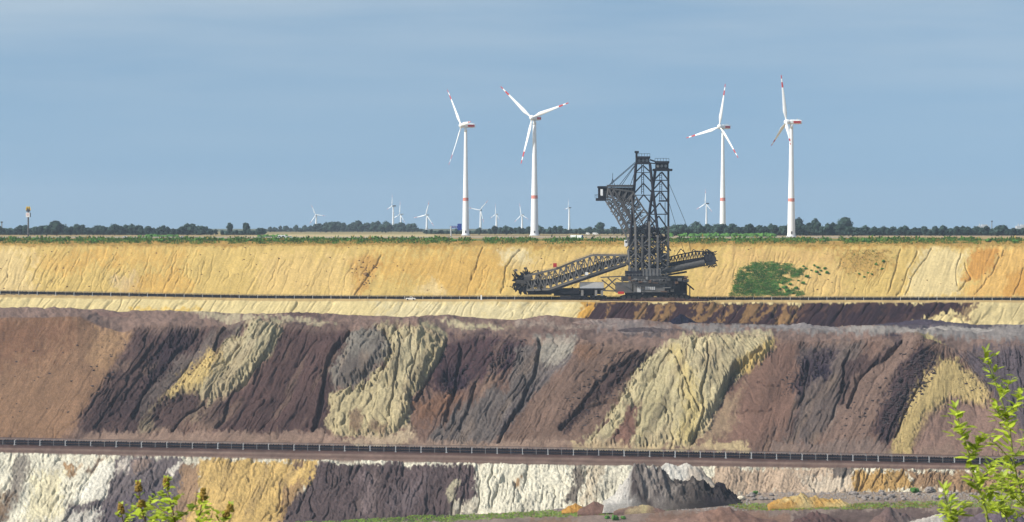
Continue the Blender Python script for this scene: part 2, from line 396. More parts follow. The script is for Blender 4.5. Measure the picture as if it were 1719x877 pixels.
patch(G,(172,164,158),[(1430,545),(1540,552),(1600,556),(1540,561),(1420,554)],soft=3,op=.8)
patch(G,(84,72,72),[(1025,560),(1080,553),(1180,553),(1160,560)],soft=2,op=.8)
patch(G,(205,186,128),[(1530,564),(1560,562),(1600,590),(1570,588)],soft=3,op=.9)
# the big spoil slope
S = [6]; B = [5, 6]
patch(S,(146,114,90),[(-900,500),(0,528),(130,524),(170,545),(214,556),(190,610),(150,690),(105,740),(-900,780)],amp=.22,soft=7)
patch(S,(118,84,66),[(-900,500),(80,525),(140,540),(110,580),(40,610),(-900,640)],amp=.2,soft=20,op=.75)
patch(S,(184,148,112),[(165,548),(222,553),(232,556),(185,600),(160,625),(150,605)],soft=6,op=.6)
patch(S,(88,69,67),[(232,549),(375,545),(310,615),(240,725),(115,738),(170,645),(215,585)],amp=1.2,soft=3)
patch(S,(58,46,54),[(290,556),(332,550),(312,590),(262,640),(236,650),(250,600)],bulge=-2.0,amp=1.3,soft=5,op=.85)  # cavity, its shade put into the dark soil colour
patch(S,(64,50,54),[(160,690),(240,640),(230,690),(150,732)],soft=8,op=.7)
patch(S,(112,99,94),[(345,568),(395,536),(420,535),(402,562),(352,602),(262,672),(225,700),(250,650)],amp=.8,soft=3)
patch(B,(183,169,136),[(428,531),(482,543),(446,600),(396,655),(335,682),(318,664),(250,690),(285,655),(355,598),(402,560)],amp=1.1,soft=2.5,bulge=2.6)
patch(S,(204,176,114),[(350,590),(374,592),(352,640),(320,664),(272,668),(300,640)],amp=.5,soft=5,op=.85)
patch(S,(196,184,152),[(425,535),(470,541),(440,590),(400,600),(410,560)],soft=8,op=.7)
patch(S,(166,150,124),[(310,652),(340,684),(402,648),(366,690),(272,724),(222,726),(246,692)],amp=.9,soft=5,op=.75)
patch(S,(86,68,66),[(276,664),(328,660),(340,690),(300,722),(248,722),(254,690)],amp=.9,soft=3)
patch(S,(86,68,66),[(335,680),(405,658),(380,705),(340,715)],amp=.9,soft=3)
patch(S,(70,52,52),[(370,555),(392,548),(378,590),(358,600)],soft=3,op=.8)
patch(B,(91,70,68),[(482,543),(595,551),(575,590),(552,640),(545,728),(350,730),(405,655),(450,600)],amp=.75,soft=2.5)
patch(S,(64,49,52),[(555,600),(600,556),(590,600),(560,650),(550,720),(530,728),(540,650)],amp=1.0,soft=4,op=.8)
patch(B,(130,123,116),[(595,562),(640,546),(655,570),(646,612),(602,648),(558,655),(552,628),(575,592)],amp=.8,soft=3,bulge=3.0)
patch(S,(100,90,86),[(575,610),(645,600),(610,648),(560,652)],soft=6,op=.8)
patch(B,(190,175,139),[(640,546),(700,539),(748,563),(742,592),(694,668),(682,715),(640,738),(560,732),(543,712),(548,664),(602,650),(646,616),(655,575)],amp=1.15,soft=2.5,bulge=3.6)
patch(S,(188,176,146),[(655,560),(700,560),(705,620),(670,660),(655,610)],soft=10,op=.6)
patch(S,(118,92,76),[(588,700),(612,690),(604,728),(586,724)],soft=3,op=.8)
patch(S,(118,92,76),[(625,716),(645,712),(640,730),(622,730)],soft=3,op=.8)
patch(B,(82,62,66),[(748,563),(800,560),(862,560),(892,575),(858,620),(800,645),(762,662),(726,640),(700,668),(742,600)],amp=1.0,soft=3)
patch(S,(50,40,54),[(742,622),(788,606),(792,650),(750,664)],bulge=-2.0,amp=1.4,soft=5,op=.85)  # hollow with its shadow painted dark
patch(S,(52,40,54),[(826,600),(862,580),(856,610),(826,624)],bulge=-2.0,soft=5,op=.8)  # shade of a small hollow, painted into the soil
patch(S,(132,98,78),[(698,672),(764,644),(772,672),(720,708),(700,712)],soft=4,op=.85)
patch(B,(117,107,104),[(872,576),(962,564),(972,582),(962,612),(905,654),(858,720),(800,752),(712,750),(760,690),(846,650)],amp=1.0,soft=3)
patch(S,(84,76,80),[(940,610),(960,600),(900,650),(850,725),(830,740),(870,660)],amp=1.3,soft=5,op=.8)
patch(B,(164,156,146),[(902,568),(962,563),(966,592),(935,612),(905,602)],amp=.8,soft=4)
patch(B,(124,101,90),[(968,575),(1060,580),(1102,584),(1044,660),(965,752),(838,750),(905,660),(966,610)],amp=.6,soft=3)
patch(S,(140,106,84),[(970,590),(1010,575),(1000,600),(975,612)],soft=4,op=.7)
patch(S,(70,55,56),[(1032,608),(1075,582),(1112,582),(1092,612),(1040,650),(1000,684),(950,724),(940,720),(985,660)],amp=1.6,soft=4,op=.9)
patch(B,(195,181,146),[(1108,580),(1152,562),(1200,556),(1296,561),(1298,600),(1240,626),(1216,656),(1184,720),(1150,750),(1010,757),(968,750),(1005,716),(1062,630)],amp=1.15,soft=2.2,bulge=4.0)
patch(S,(216,186,116),[(1230,620),(1270,590),(1298,565),(1298,600),(1250,628)],amp=.6,soft=3,op=.85)
patch(S,(210,188,122),[(1120,580),(1150,600),(1178,680),(1160,745),(1130,745),(1150,680)],soft=6,op=.6)
patch(S,(184,172,134),[(1100,600),(1140,620),(1140,700),(1080,740),(1040,720)],soft=14,op=.5)
patch(S,(122,92,82),[(1050,690),(1072,684),(1064,750),(1022,754)],soft=3)
patch(B,(127,99,88),[(1298,585),(1340,570),(1345,650),(1322,705),(1250,748),(1178,744),(1222,652)],amp=.35,soft=3)
patch(S,(166,144,118),[(1210,670),(1245,650),(1225,720),(1180,750),(1170,740)],soft=6,op=.7)
patch(B,(108,95,91),[(1342,580),(1400,573),(1452,570),(1442,622),(1402,702),(1360,744),(1318,740),(1342,642)],amp=.9,soft=4)
patch(S,(62,52,64),[(1350,594),(1402,578),(1398,622),(1370,632),(1340,664),(1332,648)],bulge=-2.0,amp=.8,soft=4,op=.9)  # shade under an overhang, painted as dark soil
patch(S,(46,40,56),[(1372,606),(1400,600),(1394,628),(1370,632)],bulge=-2.0,amp=.8,soft=3,op=.9)  # deepest shade of the same hollow, painted darker
patch(S,(150,138,130),[(1400,690),(1440,670),(1420,720),(1380,740)],soft=5,op=.7)
patch(B,(131,108,98),[(1400,705),(1450,602),(1500,563),(1545,561),(1532,602),(1486,680),(1446,750),(1356,750)],amp=.5,soft=4)
patch(S,(74,58,60),[(1420,610),(1490,586),(1500,566),(1480,610),(1430,640),(1415,680),(1405,690)],amp=1.4,soft=3,op=.8)
patch(B,(76,61,65),[(1548,584),(1582,590),(1546,640),(1506,722),(1482,740),(1462,734),(1492,650),(1532,602)],amp=1.2,soft=4)
patch(B,(52,42,56),[(1478,562),(1512,560),(1514,572),(1500,578)],soft=2,op=.9)
patch(B,(192,169,118),[(1578,600),(1604,604),(1664,650),(1658,684),(1600,668),(1562,690),(1534,762),(1490,762),(1520,692),(1546,640)],amp=.22,soft=5,bulge=.7)
patch(S,(140,114,104),[(1600,664),(1650,682),(1760,700),(1760,772),(1536,764),(1562,692)],amp=.5,soft=4)
patch(B,(94,84,91),[(1606,590),(1719,575),(2420,560),(2420,740),(1719,722),(1662,652)],amp=.9,soft=4)
# talus at its foot
TA = [6, 7]
patch(TA,(152,127,114),[(100,742),(220,722),(330,726),(540,726),(600,745),(300,752)],amp=.25,soft=4,op=.85)
patch(TA,(190,170,144),[(575,742),(640,732),(690,716),(705,748),(600,754)],amp=.3,soft=4,op=.9)
patch(TA,(158,134,120),[(690,740),(840,740),(980,748),(980,756),(690,754)],amp=.25,soft=3,op=.8)
patch(TA,(196,176,138),[(960,746),(1150,748),(1250,738),(1260,760),(960,758)],amp=.25,soft=3,op=.8)
patch(TA,(132,116,110),[(1300,742),(1480,740),(1500,766),(1300,764)],amp=.25,soft=4,op=.7)
# dust and small fans that gather along the crest and the toe
r6_ = np.where(SID == 6)[0]; toe = np.broadcast_to(f3, (NR, NC)); crest = np.broadcast_to(c4, (NR, NC))
hT = 3 + 62*np.clip(fbm(PXg/38, PXg*0, 81, 3)-.34, 0, 1)**1.3
mt = sstep(-5, 9, PYg-(toe-hT) + 9*(fbm(PXg/6, PYg/8, 82, 3)-.5))*.72*(SIDg == 6)*sstep(90, 160, PXg)
dust = np.array(lin((150,127,114)), np.float32)*.62+COLR*.38
COLR = COLR*(1-mt[..., None])+dust*mt[..., None]; AMP = AMP*(1-.75*mt)
hC = 4 + 26*np.clip(fbm(PXg/26, PXg*0, 83, 3)-.35, 0, 1)
mc = (1-sstep(-4, 7, PYg-(crest+hC) + 8*(fbm(PXg/6, PYg/6, 84, 3)-.5)))*.6*(SIDg == 6)*sstep(200, 260, PXg)
dust = np.array(lin((146,124,114)), np.float32)*.5+COLR*.5
COLR = COLR*(1-mc[..., None])+dust*mc[..., None]; AMP = AMP*(1-.5*mc)
# lower bench: dark strip at the belt, pale wheel tracks
dB = (PYg - np.broadcast_to(f3, (NR, NC)))
mB = (SIDg == 7)
for lo, hi, col, op in ((6, 17, (98,74,70), .8), (17, 20, (158,136,124), .6), (22, 24, (110,90,82), .5), (24.5, 27, (160,138,126), .5)):
    g = sstep(lo-1.5, lo+1.5, dB+3*(fbm(PXg/70, PYg/6, 77, 3)-.5))*(1-sstep(hi-1.5, hi+1.5, dB))*op*mB
    COLR = COLR*(1-g[..., None])+np.array(lin(col), np.float32)*g[..., None]
# lower face
Lw = [8]; LB = [8, 9]
patch(Lw,(238,226,190),[(50,795),(105,785),(100,862),(40,880)],soft=10,op=.8)
patch(Lw,(126,116,110),[(32,762),(50,764),(44,800),(22,860),(0,892),(-30,892),(0,840)],soft=4,op=.85)
patch(Lw,(140,112,84),[(-700,800),(-10,820),(15,830),(0,892),(-700,892)],soft=8,op=.8)
patch(Lw,(158,116,72),[(104,776),(116,774),(122,800),(110,804)],soft=3,op=.85)
patch(Lw,(160,120,80),[(125,772),(134,772),(132,786),(126,786)],soft=3,op=.7)
patch(Lw,(128,100,80),[(160,766),(178,764),(150,790),(140,790)],soft=2,op=.8)
patch(LB,(112,102,105),[(188,768),(300,770),(328,790),(306,870),(290,892),(100,892),(116,842),(172,838),(186,800)],amp=.9,soft=3)
patch(LB,(92,82,100),[(170,850),(260,820),(270,860),(240,892),(170,892)],soft=10,op=.5)
patch(Lw,(234,228,216),[(170,772),(190,776),(186,820),(172,836),(125,840),(150,800)],amp=.6,soft=2)
patch(LB,(222,216,206),[(118,858),(170,850),(165,892),(105,892)],soft=5,op=.8)
patch(Lw,(216,206,196),[(196,778),(218,770),(214,790),(195,792)],soft=3,op=.7)
patch(Lw,(160,136,122),[(222,778),(250,772),(255,790),(225,800)],soft=4,op=.6)
patch(Lw,(222,214,204),[(284,796),(312,774),(308,784),(290,802)],soft=2,op=.9)
patch(LB,(164,134,108),[(312,780),(338,776),(337,830),(318,892),(292,892),(300,822)],amp=.5,soft=3)
patch(LB,(209,176,114),[(336,770),(532,776),(541,802),(500,826),(482,892),(308,892),(330,832)],amp=.6,soft=3)
patch(LB,(150,120,92),[(475,810),(512,806),(520,830),(500,880),(470,880)],amp=.8,soft=4,op=.8)
patch(LB,(94,80,82),[(536,779),(798,780),(800,838),(778,870),(470,884),(482,852),(518,812)],amp=.9,soft=2.5)
patch(Lw,(112,90,86),[(497,778),(512,778),(508,790),(498,788)],soft=2,op=.8)
patch(Lw,(128,112,114),[(606,798),(632,790),(626,862),(608,862)],soft=5,op=.8)
patch(Lw,(112,100,104),[(660,820),(720,800),(700,850),(650,860)],soft=10,op=.6)
patch(Lw,(200,190,164),[(744,822),(768,814),(763,850),(755,848)],soft=3,op=.9)
patch(Lw,(214,204,186),[(760,850),(800,846),(800,868),(750,864)],soft=4,op=.8)
patch(Lw,(168,124,74),[(868,800),(876,800),(870,818),(862,814)],soft=3,op=.8)
patch(Lw,(94,84,80),[(960,784),(984,778),(978,812),(964,842),(944,852),(955,820)],amp=1.2,soft=3,op=.9)
patch(Lw,(196,180,158),[(984,780),(1012,778),(1002,845),(970,850)],soft=6,op=.8)
patch(LB,(195,171,150),[(1195,783),(1440,787),(1442,830),(1180,830),(1200,800)],amp=.6,soft=3)
patch(LB,(214,200,182),[(1340,800),(1436,790),(1436,826),(1360,826)],soft=6,op=.7)
patch(LB,(92,84,84),[(1395,786),(1440,788),(1430,802),(1400,800)],amp=1.0,soft=2,op=.85)
patch(LB,(188,152,98),[(1440,793),(1520,790),(1540,826),(1432,828)],amp=.9,soft=3)
patch(LB,(160,130,102),[(1520,790),(2420,796),(2420,830),(1540,828)],amp=.9,soft=4)
# pit floor
FL = [9]
patch(FL,(170,154,140),[(1100,830),(1600,826),(1700,840),(1120,850)],soft=5,op=.7)
patch(FL,(166,148,132),[(1370,826),(1719,824),(1719,842),(1400,842)],soft=4,op=.9)
patch(FL,(140,108,92),[(1100,868),(1250,858),(1330,862),(1340,900),(1050,900)],soft=4,op=.8)
patch(FL,(96,78,76),[(1330,862),(1600,856),(1719,860),(1719,900),(1340,900)],soft=4,op=.8)
patch(FL,(150,120,100),[(900,872),(960,870),(990,900),(890,900)],soft=4,op=.8)

# rills: run down-slope, leaning to the lower left; fans spread from an apex
def rill(s, y, seed):
    n1 = vn(s/24, y/120, seed); n2 = vn(s/10.0, y/60, seed+1); n3 = vn(s/4.6, y/30, seed+2); n4 = vn(s/2.8, y/12, seed+5)
    c1 = np.clip(1-np.abs(2*n1-1)*3.2, 0, 1); c2 = np.clip(1-np.abs(2*vn(s/8.0, y/40, seed+3)-1)*3.0, 0, 1); c3 = np.clip(1-np.abs(2*n3-1)*1.9, 0, 1)
    s = s + 2.0*(vn(s/9, y/9, seed+14)-.5) + 5*(vn(s/20, y/16, seed+15)-.5)      # cracks wander
    n3 = vn(s/4.2, y/24, seed+2); n4 = vn(s/2.6, y/9, seed+5)
    k1 = np.clip(1-np.abs(2*vn(s/14, y/50, seed+8)-1)*7, 0, 1); k2 = np.clip(1-np.abs(2*vn(s/7, y/26, seed+9)-1)*4.2, 0, 1)
    on = sstep(.35, .65, vn(s/40, y/45, seed+7)); on2 = sstep(.3, .6, vn(s/25, y/30, seed+11))
    return .8*(n1-.5)+.6*(n2-.5)+.32*(n3-.5)+.22*(n4-.5) - 1.8*k1*on - 1.2*k2*on2 - .25*c2 - .35*c3
yw = PYg + 0*PXg
slant = tab(PXg.ravel(), [(-700,.5),(0,.55),(250,.75),(430,.62),(600,.42),(700,.36),(850,.6),(1000,.75),(1120,.45),(1250,.3),(1350,.45),(1500,.65),(1600,.45),(1719,-.2),(2420,0)]).reshape(NR, NC).astype(np.float32)
Rg = rill(s_big, PYg, 3); s_f = s_big.copy()
for ax, ay, x0, x1, lean in ((1165, 470, 980, 1296, 0.18), (690, 440, 545, 745, 0.10), (1590, 560, 1490, 1660, .25)):
    th = (PXg - ax + lean*(PYg-ay))/(PYg-ay+1)*110
    m = sstep(x0-20, x0+30, PXg+.5*(PYg-650))*(1-sstep(x1-30, x1+20, PXg+.2*(PYg-650)))*(SIDg == 6)
    Rg = Rg*(1-m)+rill(th+mean*.8, PYg, int(ax) % 50)*m; s_f = np.where(m > .5, th+mean*.6, s_f)
s_up = PXg + .42*(PYg-450) + .5*mean
s_u = s_up + 10*(fbm(PXg/50, PYg/40, 66, 3)-.5)
Rup = .35*(vn(s_u/3.2, PYg/26, 19)-.5)+.25*(vn(s_u/2.3, PYg/12, 18)-.5)+.3*(vn(s_u/16, PYg/60, 17)-.5) - .5*np.clip(1-np.abs(2*vn(s_u/9, PYg/70, 16)-1)*7, 0, 1)*sstep(.45, .62, fbm(PXg/60, PYg/40, 68, 3))
Rup0 = rill(s_up*1.6 + 14*(fbm(PXg/50, PYg/30, 66, 3)-.5), PYg*.8, 13)*(.15+.75*sstep(.35, .65, fbm(PXg/80, PYg/60, 67, 3)))*.75
big = sstep(1400, 1540, PXg)
g1 = vn((PXg+.42*(PYg-450)+1.6*mean)/34, PYg/200, 88); Rup = Rup*1.5
Rmid = rill((PXg+.7*(PYg-520))/1.6, PYg, 23)
Rlow = rill(PXg + tab(PXg.ravel(), [(0,.5),(200,.6),(330,.35),(500,.3),(900,.12),(1100,.0),(1300,.2),(1719,.4)]).reshape(NR, NC)*(PYg-820)+mean, PYg, 43)
lump = fbm(PXg/9, PYg/5, 51, 4)-.5
lump2 = fbm(PXg/30, PYg/14, 52, 4)-.5
chaos = fbm(PXg/6 + 1.5*lump2*6, PYg/7, 55, 4)-.5
AMP[SIDg == 6] *= .68
LUM = COLR.mean(-1); SMO = 1-.72*sstep(.22, .36, LUM)     # the sandy fans are smoother than the clay
s_f = s_f + 2.2*(vn(PXg/7, PYg/8, 62)-.5)
fine_cr = .85*np.clip(1-np.abs(2*vn(s_f/5.2, PYg/26, 63)-1)*4.0, 0, 1)*sstep(.25, .5, vn(s_f/12, PYg/15, 64)) + .6*np.clip(1-np.abs(2*vn(s_f/3.6, PYg/17, 65)-1)*3.2, 0, 1)*sstep(.35, .6, vn(s_f/9, PYg/12, 69))
D = np.zeros((NR, NC), np.float32)
sel = {0: .8*lump*2, 1: .6*Rup+.4*lump+.8*(fbm(PXg/90, PYg/60, 91, 3)-.5)*3, 2: .6*lump, 3: Rmid*1.1+.4*lump, 4: lump+lump2, 5: 1.6*lump+2.6*lump2+2.2*(fbm(PXg/70, PYg/9, 58, 3)-.5),
       6: Rg*1.05-fine_cr*(1.25-SMO)+1.0*chaos*SMO+.55*(fbm(PXg/3, PYg/3.4, 56, 2)-.5), 7: .5*lump, 8: Rlow*.8+1.2*chaos+.7*(fbm(PXg/3, PYg/3.4, 57, 2)-.5), 9: .9*lump+1.2*lump2}
for k, v in sel.items():
    m = SID == k; D[m] = (v*AMP)[m] if k not in (5,) else v[m]*.75
# buttresses on the big slope
but = (fbm((PXg+.55*(PYg-640))/75, PYg/300, 71, 3)-.5)*6*sstep(200, 300, PXg)
env = np.zeros((NR, NC), np.float32)
r6 = np.where(SID == 6)[0]; tt = (np.arange(len(r6))/len(r6)); env[r6] = (np.sin(np.pi*np.clip(tt*1.02, 0, 1))**.7)[:, None]
AMPX = 1
D += env*but + BULGE*np.sqrt(env)
# the gullies and slip edges one can follow in the slope
CRACKS = [([(1186,578),(1189,610),(1178,655),(1180,690),(1160,745)],2.2,2.0),([(1278,590),(1262,600),(1232,625),(1212,660)],3,2.2),([(648,555),(651,600),(640,628)],2,1.5),([(748,566),(738,600),(702,668)],3,1.8),
 ([(590,560),(560,590),(546,615),(538,660),(525,722)],4,2.6),([(908,572),(897,620),(872,680),(838,742)],3.5,2.4),([(335,552),(305,585),(252,640),(222,700)],3,2.0),([(1512,572),(1488,598),(1470,612),(1440,640),(1425,685)],3,2.2),
 ([(1424,588),(1418,640),(1396,700)],2.4,1.8),([(1546,640),(1502,730)],2,1.6),([(1528,652),(1486,735)],2,1.6),([(772,575),(768,635),(748,705)],3,2.2),([(442,600),(402,652),(360,716)],2.5,1.8),([(342,680),(290,722)],2,1.5),
 ([(1072,588),(1005,640),(942,722)],3,2.0),([(380,545),(360,590)],3,2.0),([(466,545),(440,600),(425,640)],2,1.4),([(672,552),(668,620),(650,700)],2,1.3),([(705,560),(690,640)],2,1.2),([(1210,565),(1235,600)],2,1.2),([(1120,575),(1150,640),(1172,690)],2,1.3),([(1090,600),(1050,680)],2,1.0),
 ([(260,575),(200,660),(160,720)],2.5,1.5),([(1270,640),(1330,650)],1.5,.8),([(1240,690),(1300,686)],1.5,.8),([(800,650),(770,720)],2.5,1.6),([(1360,600),(1345,680)],2,1.2)]
CRACKS = [c+(6,) for c in CRACKS]
CRACKS += [(p, 1.2, .8, 1) for p in ([(1512,419),(1500,460),(1492,490)],[(1562,418),(1530,470),(1520,494)],[(1538,420),(1526,450),(1508,494)],[(1612,420),(1605,450),(1610,480)],[(1622,440),(1629,465),(1610,492)],[(1682,420),(1662,460),(1635,494)],[(1726,430),(1700,494)],[(875,420),(850,450),(838,490)],[(812,418),(790,470)],[(640,430),(612,470),(596,495)],[(1760,420),(1740,490)])]
crr = random.Random(8)
for k in range(170):
    x = crr.choice([crr.uniform(-40, 620), crr.uniform(60, 560), crr.uniform(780, 1230), crr.uniform(1230, 1500)]); y = crr.uniform(418, 470); n = crr.randint(2, 5); p = [(x, y)]
    for q in range(n): x -= crr.uniform(1.5, 8.5); y += crr.uniform(6, 15); p.append((x, min(y, 496)))
    CRACKS.append((p, crr.uniform(.6, .95), crr.uniform(.2, .45), 1))
for pl, w, dp, st_ in CRACKS:
    xs = [p[0] for p in pl]; ys_ = [p[1] for p in pl]; c0 = np.searchsorted(cols, min(xs)-14); c1 = np.searchsorted(cols, max(xs)+14); rr_ = np.where(SID == st_)[0]
    if st_ == 1: rr_ = rr_[(PYg[rr_, (c0+c1)//2] > min(ys_)-8) & (PYg[rr_, (c0+c1)//2] < max(ys_)+8)]
    sl = (slice(rr_[0], rr_[-1]), slice(c0, c1))
    qx = wx[sl]*.6+PXg[sl]*.4; qy = wy[sl]*.6+PYg[sl]*.4; d = np.full(qx.shape, 1e9)
    for (x0, y0), (x1, y1) in zip(pl[:-1], pl[1:]):
        ex_, ey_ = x1-x0, y1-y0; t_ = np.clip(((qx-x0)*ex_+(qy-y0)*ey_)/(ex_*ex_+ey_*ey_), 0, 1); d = np.minimum(d, np.hypot(qx-x0-t_*ex_, qy-y0-t_*ey_))
    D[sl] -= dp*(1-sstep(.3*w, 1.4*w, d))
r8 = np.where(SID == 8)[0]; t8 = np.arange(len(r8))/len(r8); e8 = np.zeros((NR, NC), np.float32); e8[r8] = (np.sin(np.pi*t8)**.7)[:, None]
D += e8*(fbm((PXg+.3*(PYg-820))/50, PYg/200, 73, 3)-.5)*4.5
# taper near strip borders of very different roughness
ks = np.ones(7)/7
Dn = D.copy()
XX = (PXg.astype(np.float64)-CX)/F*YY
dz = np.gradient(ZZ, axis=0); dy = np.gradient(YY, axis=0)
ln = np.hypot(dz, dy)+1e-6
ny = dz/ln; nz_ = -dy/ln
XYZ = np.stack([XX, YY+ny*Dn, ZZ+nz_*Dn], -1).astype(np.float32)
# thin veins of lignite and of pale sand caught in the tipped soil
def veins(strip, a, c0, s, seed, col, lo, hi, op, minamp=0.45):
    op = op*.5
    m = sstep(lo, hi, fbm(s/22, PYg/70, seed, 4))*op*(SIDg == strip)*sstep(minamp-.1, minamp+.1, AMP)
    global COLR
    COLR = COLR*(1-m[..., None])+np.array(lin(col), np.float32)*m[..., None]
veins(6, 0, 0, s_big, 33, (58, 46, 50), .56, .70, .6); veins(6, 0, 0, s_big, 47, (160, 136, 116), .60, .74, .5)
veins(8, 0, 0, PXg+.3*PYg, 39, (96, 84, 80), .58, .74, .55); veins(6, 0, 0, s_big*2.2, 53, (60, 48, 52), .60, .70, .55)
mac = 1 + .5*(fbm(PXg/26, PYg/9, 97, 4)-.5)*np.isin(SIDg, [4, 5, 7, 9]) + .30*(fbm(s_big/30, PYg/40, 98, 4)-.5)*np.isin(SIDg, [6, 8])
COLR = COLR*mac[..., None]
# colour grain that belongs to the soil: mottled patches of the tipped material
g = 1 + .22*(fbm(PXg/5, PYg/5, 95, 3)-.5) + .25*(vn(s_big/5, PYg/50, 96)-.5)
warm = np.isin(SIDg, [4, 5, 6, 7, 8, 9])[..., None]*np.array((.01, .0, -.06), np.float32)+1
COLR = np.clip(COLR*g[..., None]*ALB*warm, 0.01, .74)

def grid_mesh(name, r0, r1, mat):
    n = r1-r0+1
    me = bpy.data.meshes.new(name)
    v = XYZ[r0:r1+1].reshape(-1, 3)
    idx = np.arange(n*NC, dtype=np.int32).reshape(n, NC)
    q = np.stack([idx[:-1, :-1], idx[1:, :-1], idx[1:, 1:], idx[:-1, 1:]], -1).reshape(-1, 4)
    me.vertices.add(len(v)); me.vertices.foreach_set('co', v.ravel())
    me.loops.add(q.size); me.loops.foreach_set('vertex_index', q.ravel())
    me.polygons.add(len(q)); me.polygons.foreach_set('loop_start', np.arange(0, q.size, 4, dtype=np.int32))
    me.polygons.foreach_set('use_smooth', np.ones(len(q), bool))
    me.update(calc_edges=True)
    at = me.color_attributes.new('soil', 'FLOAT_COLOR', 'POINT')
    c = np.ones((len(v), 4), np.float32); c[:, :3] = COLR[r0:r1+1].reshape(-1, 3); at.data.foreach_set('color', c.ravel())
    me.materials.append(mat)
    return me
for i in range(len(CTRL)-1):
    r = np.where(SID == i)[0]; r1 = min(r[-1]+1, NR-1)
    o = link(CTRL[i][3], grid_mesh(CTRL[i][3], r[0], r1, M['sand'] if i <= 3 else M['earth'])); tag(o, kind='structure')

def row_of(px, py, strip):
    c = int(np.clip(np.searchsorted(cols, px), 0, NC-1)); r = np.where(SID == strip)[0]
    return int(r[np.argmin(np.abs(PYg[r, c]-py))]), c
def ground(px, py, strip):
    r, c = row_of(px, py, strip); return Vector(XYZ[r, c].tolist())

def attr_grid(name, X, Y, Z, col, mat, smooth=True):
    n, m = X.shape
    me = bpy.data.meshes.new(name)
    v = np.stack([X, Y, Z], -1).astype(np.float32).reshape(-1, 3)
    idx = np.arange(n*m, dtype=np.int32).reshape(n, m)
    q = np.stack([idx[:-1, :-1], idx[:-1, 1:], idx[1:, 1:], idx[1:, :-1]], -1).reshape(-1, 4)
    me.vertices.add(len(v)); me.vertices.foreach_set('co', v.ravel())
    me.loops.add(q.size); me.loops.foreach_set('vertex_index', q.ravel())
    me.polygons.add(len(q)); me.polygons.foreach_set('loop_start', np.arange(0, q.size, 4, dtype=np.int32))
    me.polygons.foreach_set('use_smooth', np.full(len(q), smooth)); me.update(calc_edges=True)
    at = me.color_attributes.new('soil', 'FLOAT_COLOR', 'POINT')
    c = np.ones((len(v), 4), np.float32); c[:, :3] = col.reshape(-1, 3); at.data.foreach_set('color', c.ravel())
    me.materials.append(mat); return me

# the plain beyond the rim
yr = np.concatenate([np.linspace(1612, 2500, 70), np.linspace(2530, 5000, 70), np.linspace(5200, 11500, 24)])
xr = np.linspace(-.26, .26, 420)
Xp = yr[:, None]*xr[None, :]; Yp = np.broadcast_to(yr[:, None], Xp.shape).copy()
Zp = np.zeros_like(Xp) + .25*(fbm(Xp/60, Yp/60, 3, 3)-.5)
z_rim = float(np.mean(XYZ[0, :, 2])); bl = np.exp(-((Yp-1612)/30)**2)
Zp = Zp*(1-bl)+z_rim*bl
Xp[0] = np.interp(np.linspace(0, 1, 420), np.linspace(0, 1, NC), XYZ[0, :, 0]); Yp[0] = XYZ[0, 0, 1]
Zp[0] = np.interp(Xp[0], XYZ[0, :, 0], XYZ[0, :, 2])
px_p = Xp/Yp*F+CX
cp = np.zeros(Xp.shape+(3,), np.float32); cp[:] = np.array(lin((176,152,104)))
def zone(mask, col, op=1.0):
    global cp
    m = (mask*op)[..., None]; cp = cp*(1-m)+np.array(lin(col), np.float32)*m
nz1 = fbm(px_p/60, Yp/200, 8, 3)-.5
zone(sstep(2150, 2250, Yp+120*nz1)*(1-sstep(3300, 3500, Yp))*sstep(380, 460, px_p)*(1-sstep(720, 740, px_p)), (206,184,134))
zone(sstep(2250, 2300, Yp+60*nz1)*(1-sstep(2700, 2800, Yp))*sstep(740, 760, px_p), (190,164,122))
zone(sstep(2600, 2650, Yp)*(1-sstep(2760, 2800, Yp))*sstep(740, 760, px_p), (128,112,92))
zone(sstep(2800, 3300, Yp), (150,142,96), .6)
zone(sstep(4600, 5000, Yp), (70,86,52), .8)
zone((1-sstep(1900, 1980, Yp+80*nz1)), (92,116,46), .8)
cp *= ALB
o = link('plain', attr_grid('plain', Xp, Yp, Zp, cp, M['field'])); tag(o, kind='structure')

# motorway across the plain, with its pale crash barrier
road = MB(); road.add([(-700, 2095, .22), (250, 2095, .22), (250, 2118, .22), (-700, 2118, .22)], [(0, 1, 2, 3)])
tag(road.build('road', M['asphalt']), kind='structure')
gr = tag(empty('guard_rail', (-220, 2092, 0)), 'long pale steel crash barrier running along the far road', 'guard rail')
mb = MB(); mb.box((0, 0, .75), (920, .12, .42)); mb.build('rail', M['galv'], gr)
pm = MB().box((0, .12, .38), (.16, .14, .76)).mesh('post', M['galv'])
for k in range(80): link('post', pm, gr, (-458+k*11.6, 0, 0))

# near rim and near slope under the camera, out of frame
yn = np.concatenate([np.linspace(-60, 30, 24), np.linspace(36, 140, 30), np.linspace(160, float(YY[-1].min())-1, 60)])
xn = np.linspace(-1, 1, 80)
hw = 60 + np.clip(yn, 0, None)*.26
Xn = hw[:, None]*xn[None, :]; Yn = np.broadcast_to(yn[:, None], Xn.shape).copy()
Zn = np.interp(Yn, [-60, 20, 34, 200, 700, 2000], [5.2, 5.0, 4.4, -100, -112, -113]) + .25*(fbm(Xn/6, Yn/6, 4, 3)-.5)
Xn[-1] = np.interp(np.linspace(0, 1, 80), np.linspace(0, 1, NC), XYZ[-1, :, 0]); Yn[-1] = np.interp(np.linspace(0, 1, 80), np.linspace(0, 1, NC), XYZ[-1, :, 1]); Zn[-1] = np.interp(np.linspace(0, 1, 80), np.linspace(0, 1, NC), XYZ[-1, :, 2])
cn_ = np.zeros(Xn.shape+(3,), np.float32); cn_[:] = np.array(lin((140,118,100)))*ALB
tag(link('near_slope', attr_grid('near_slope', Xn, Yn, Zn, cn_, M['earth'])), kind='structure')
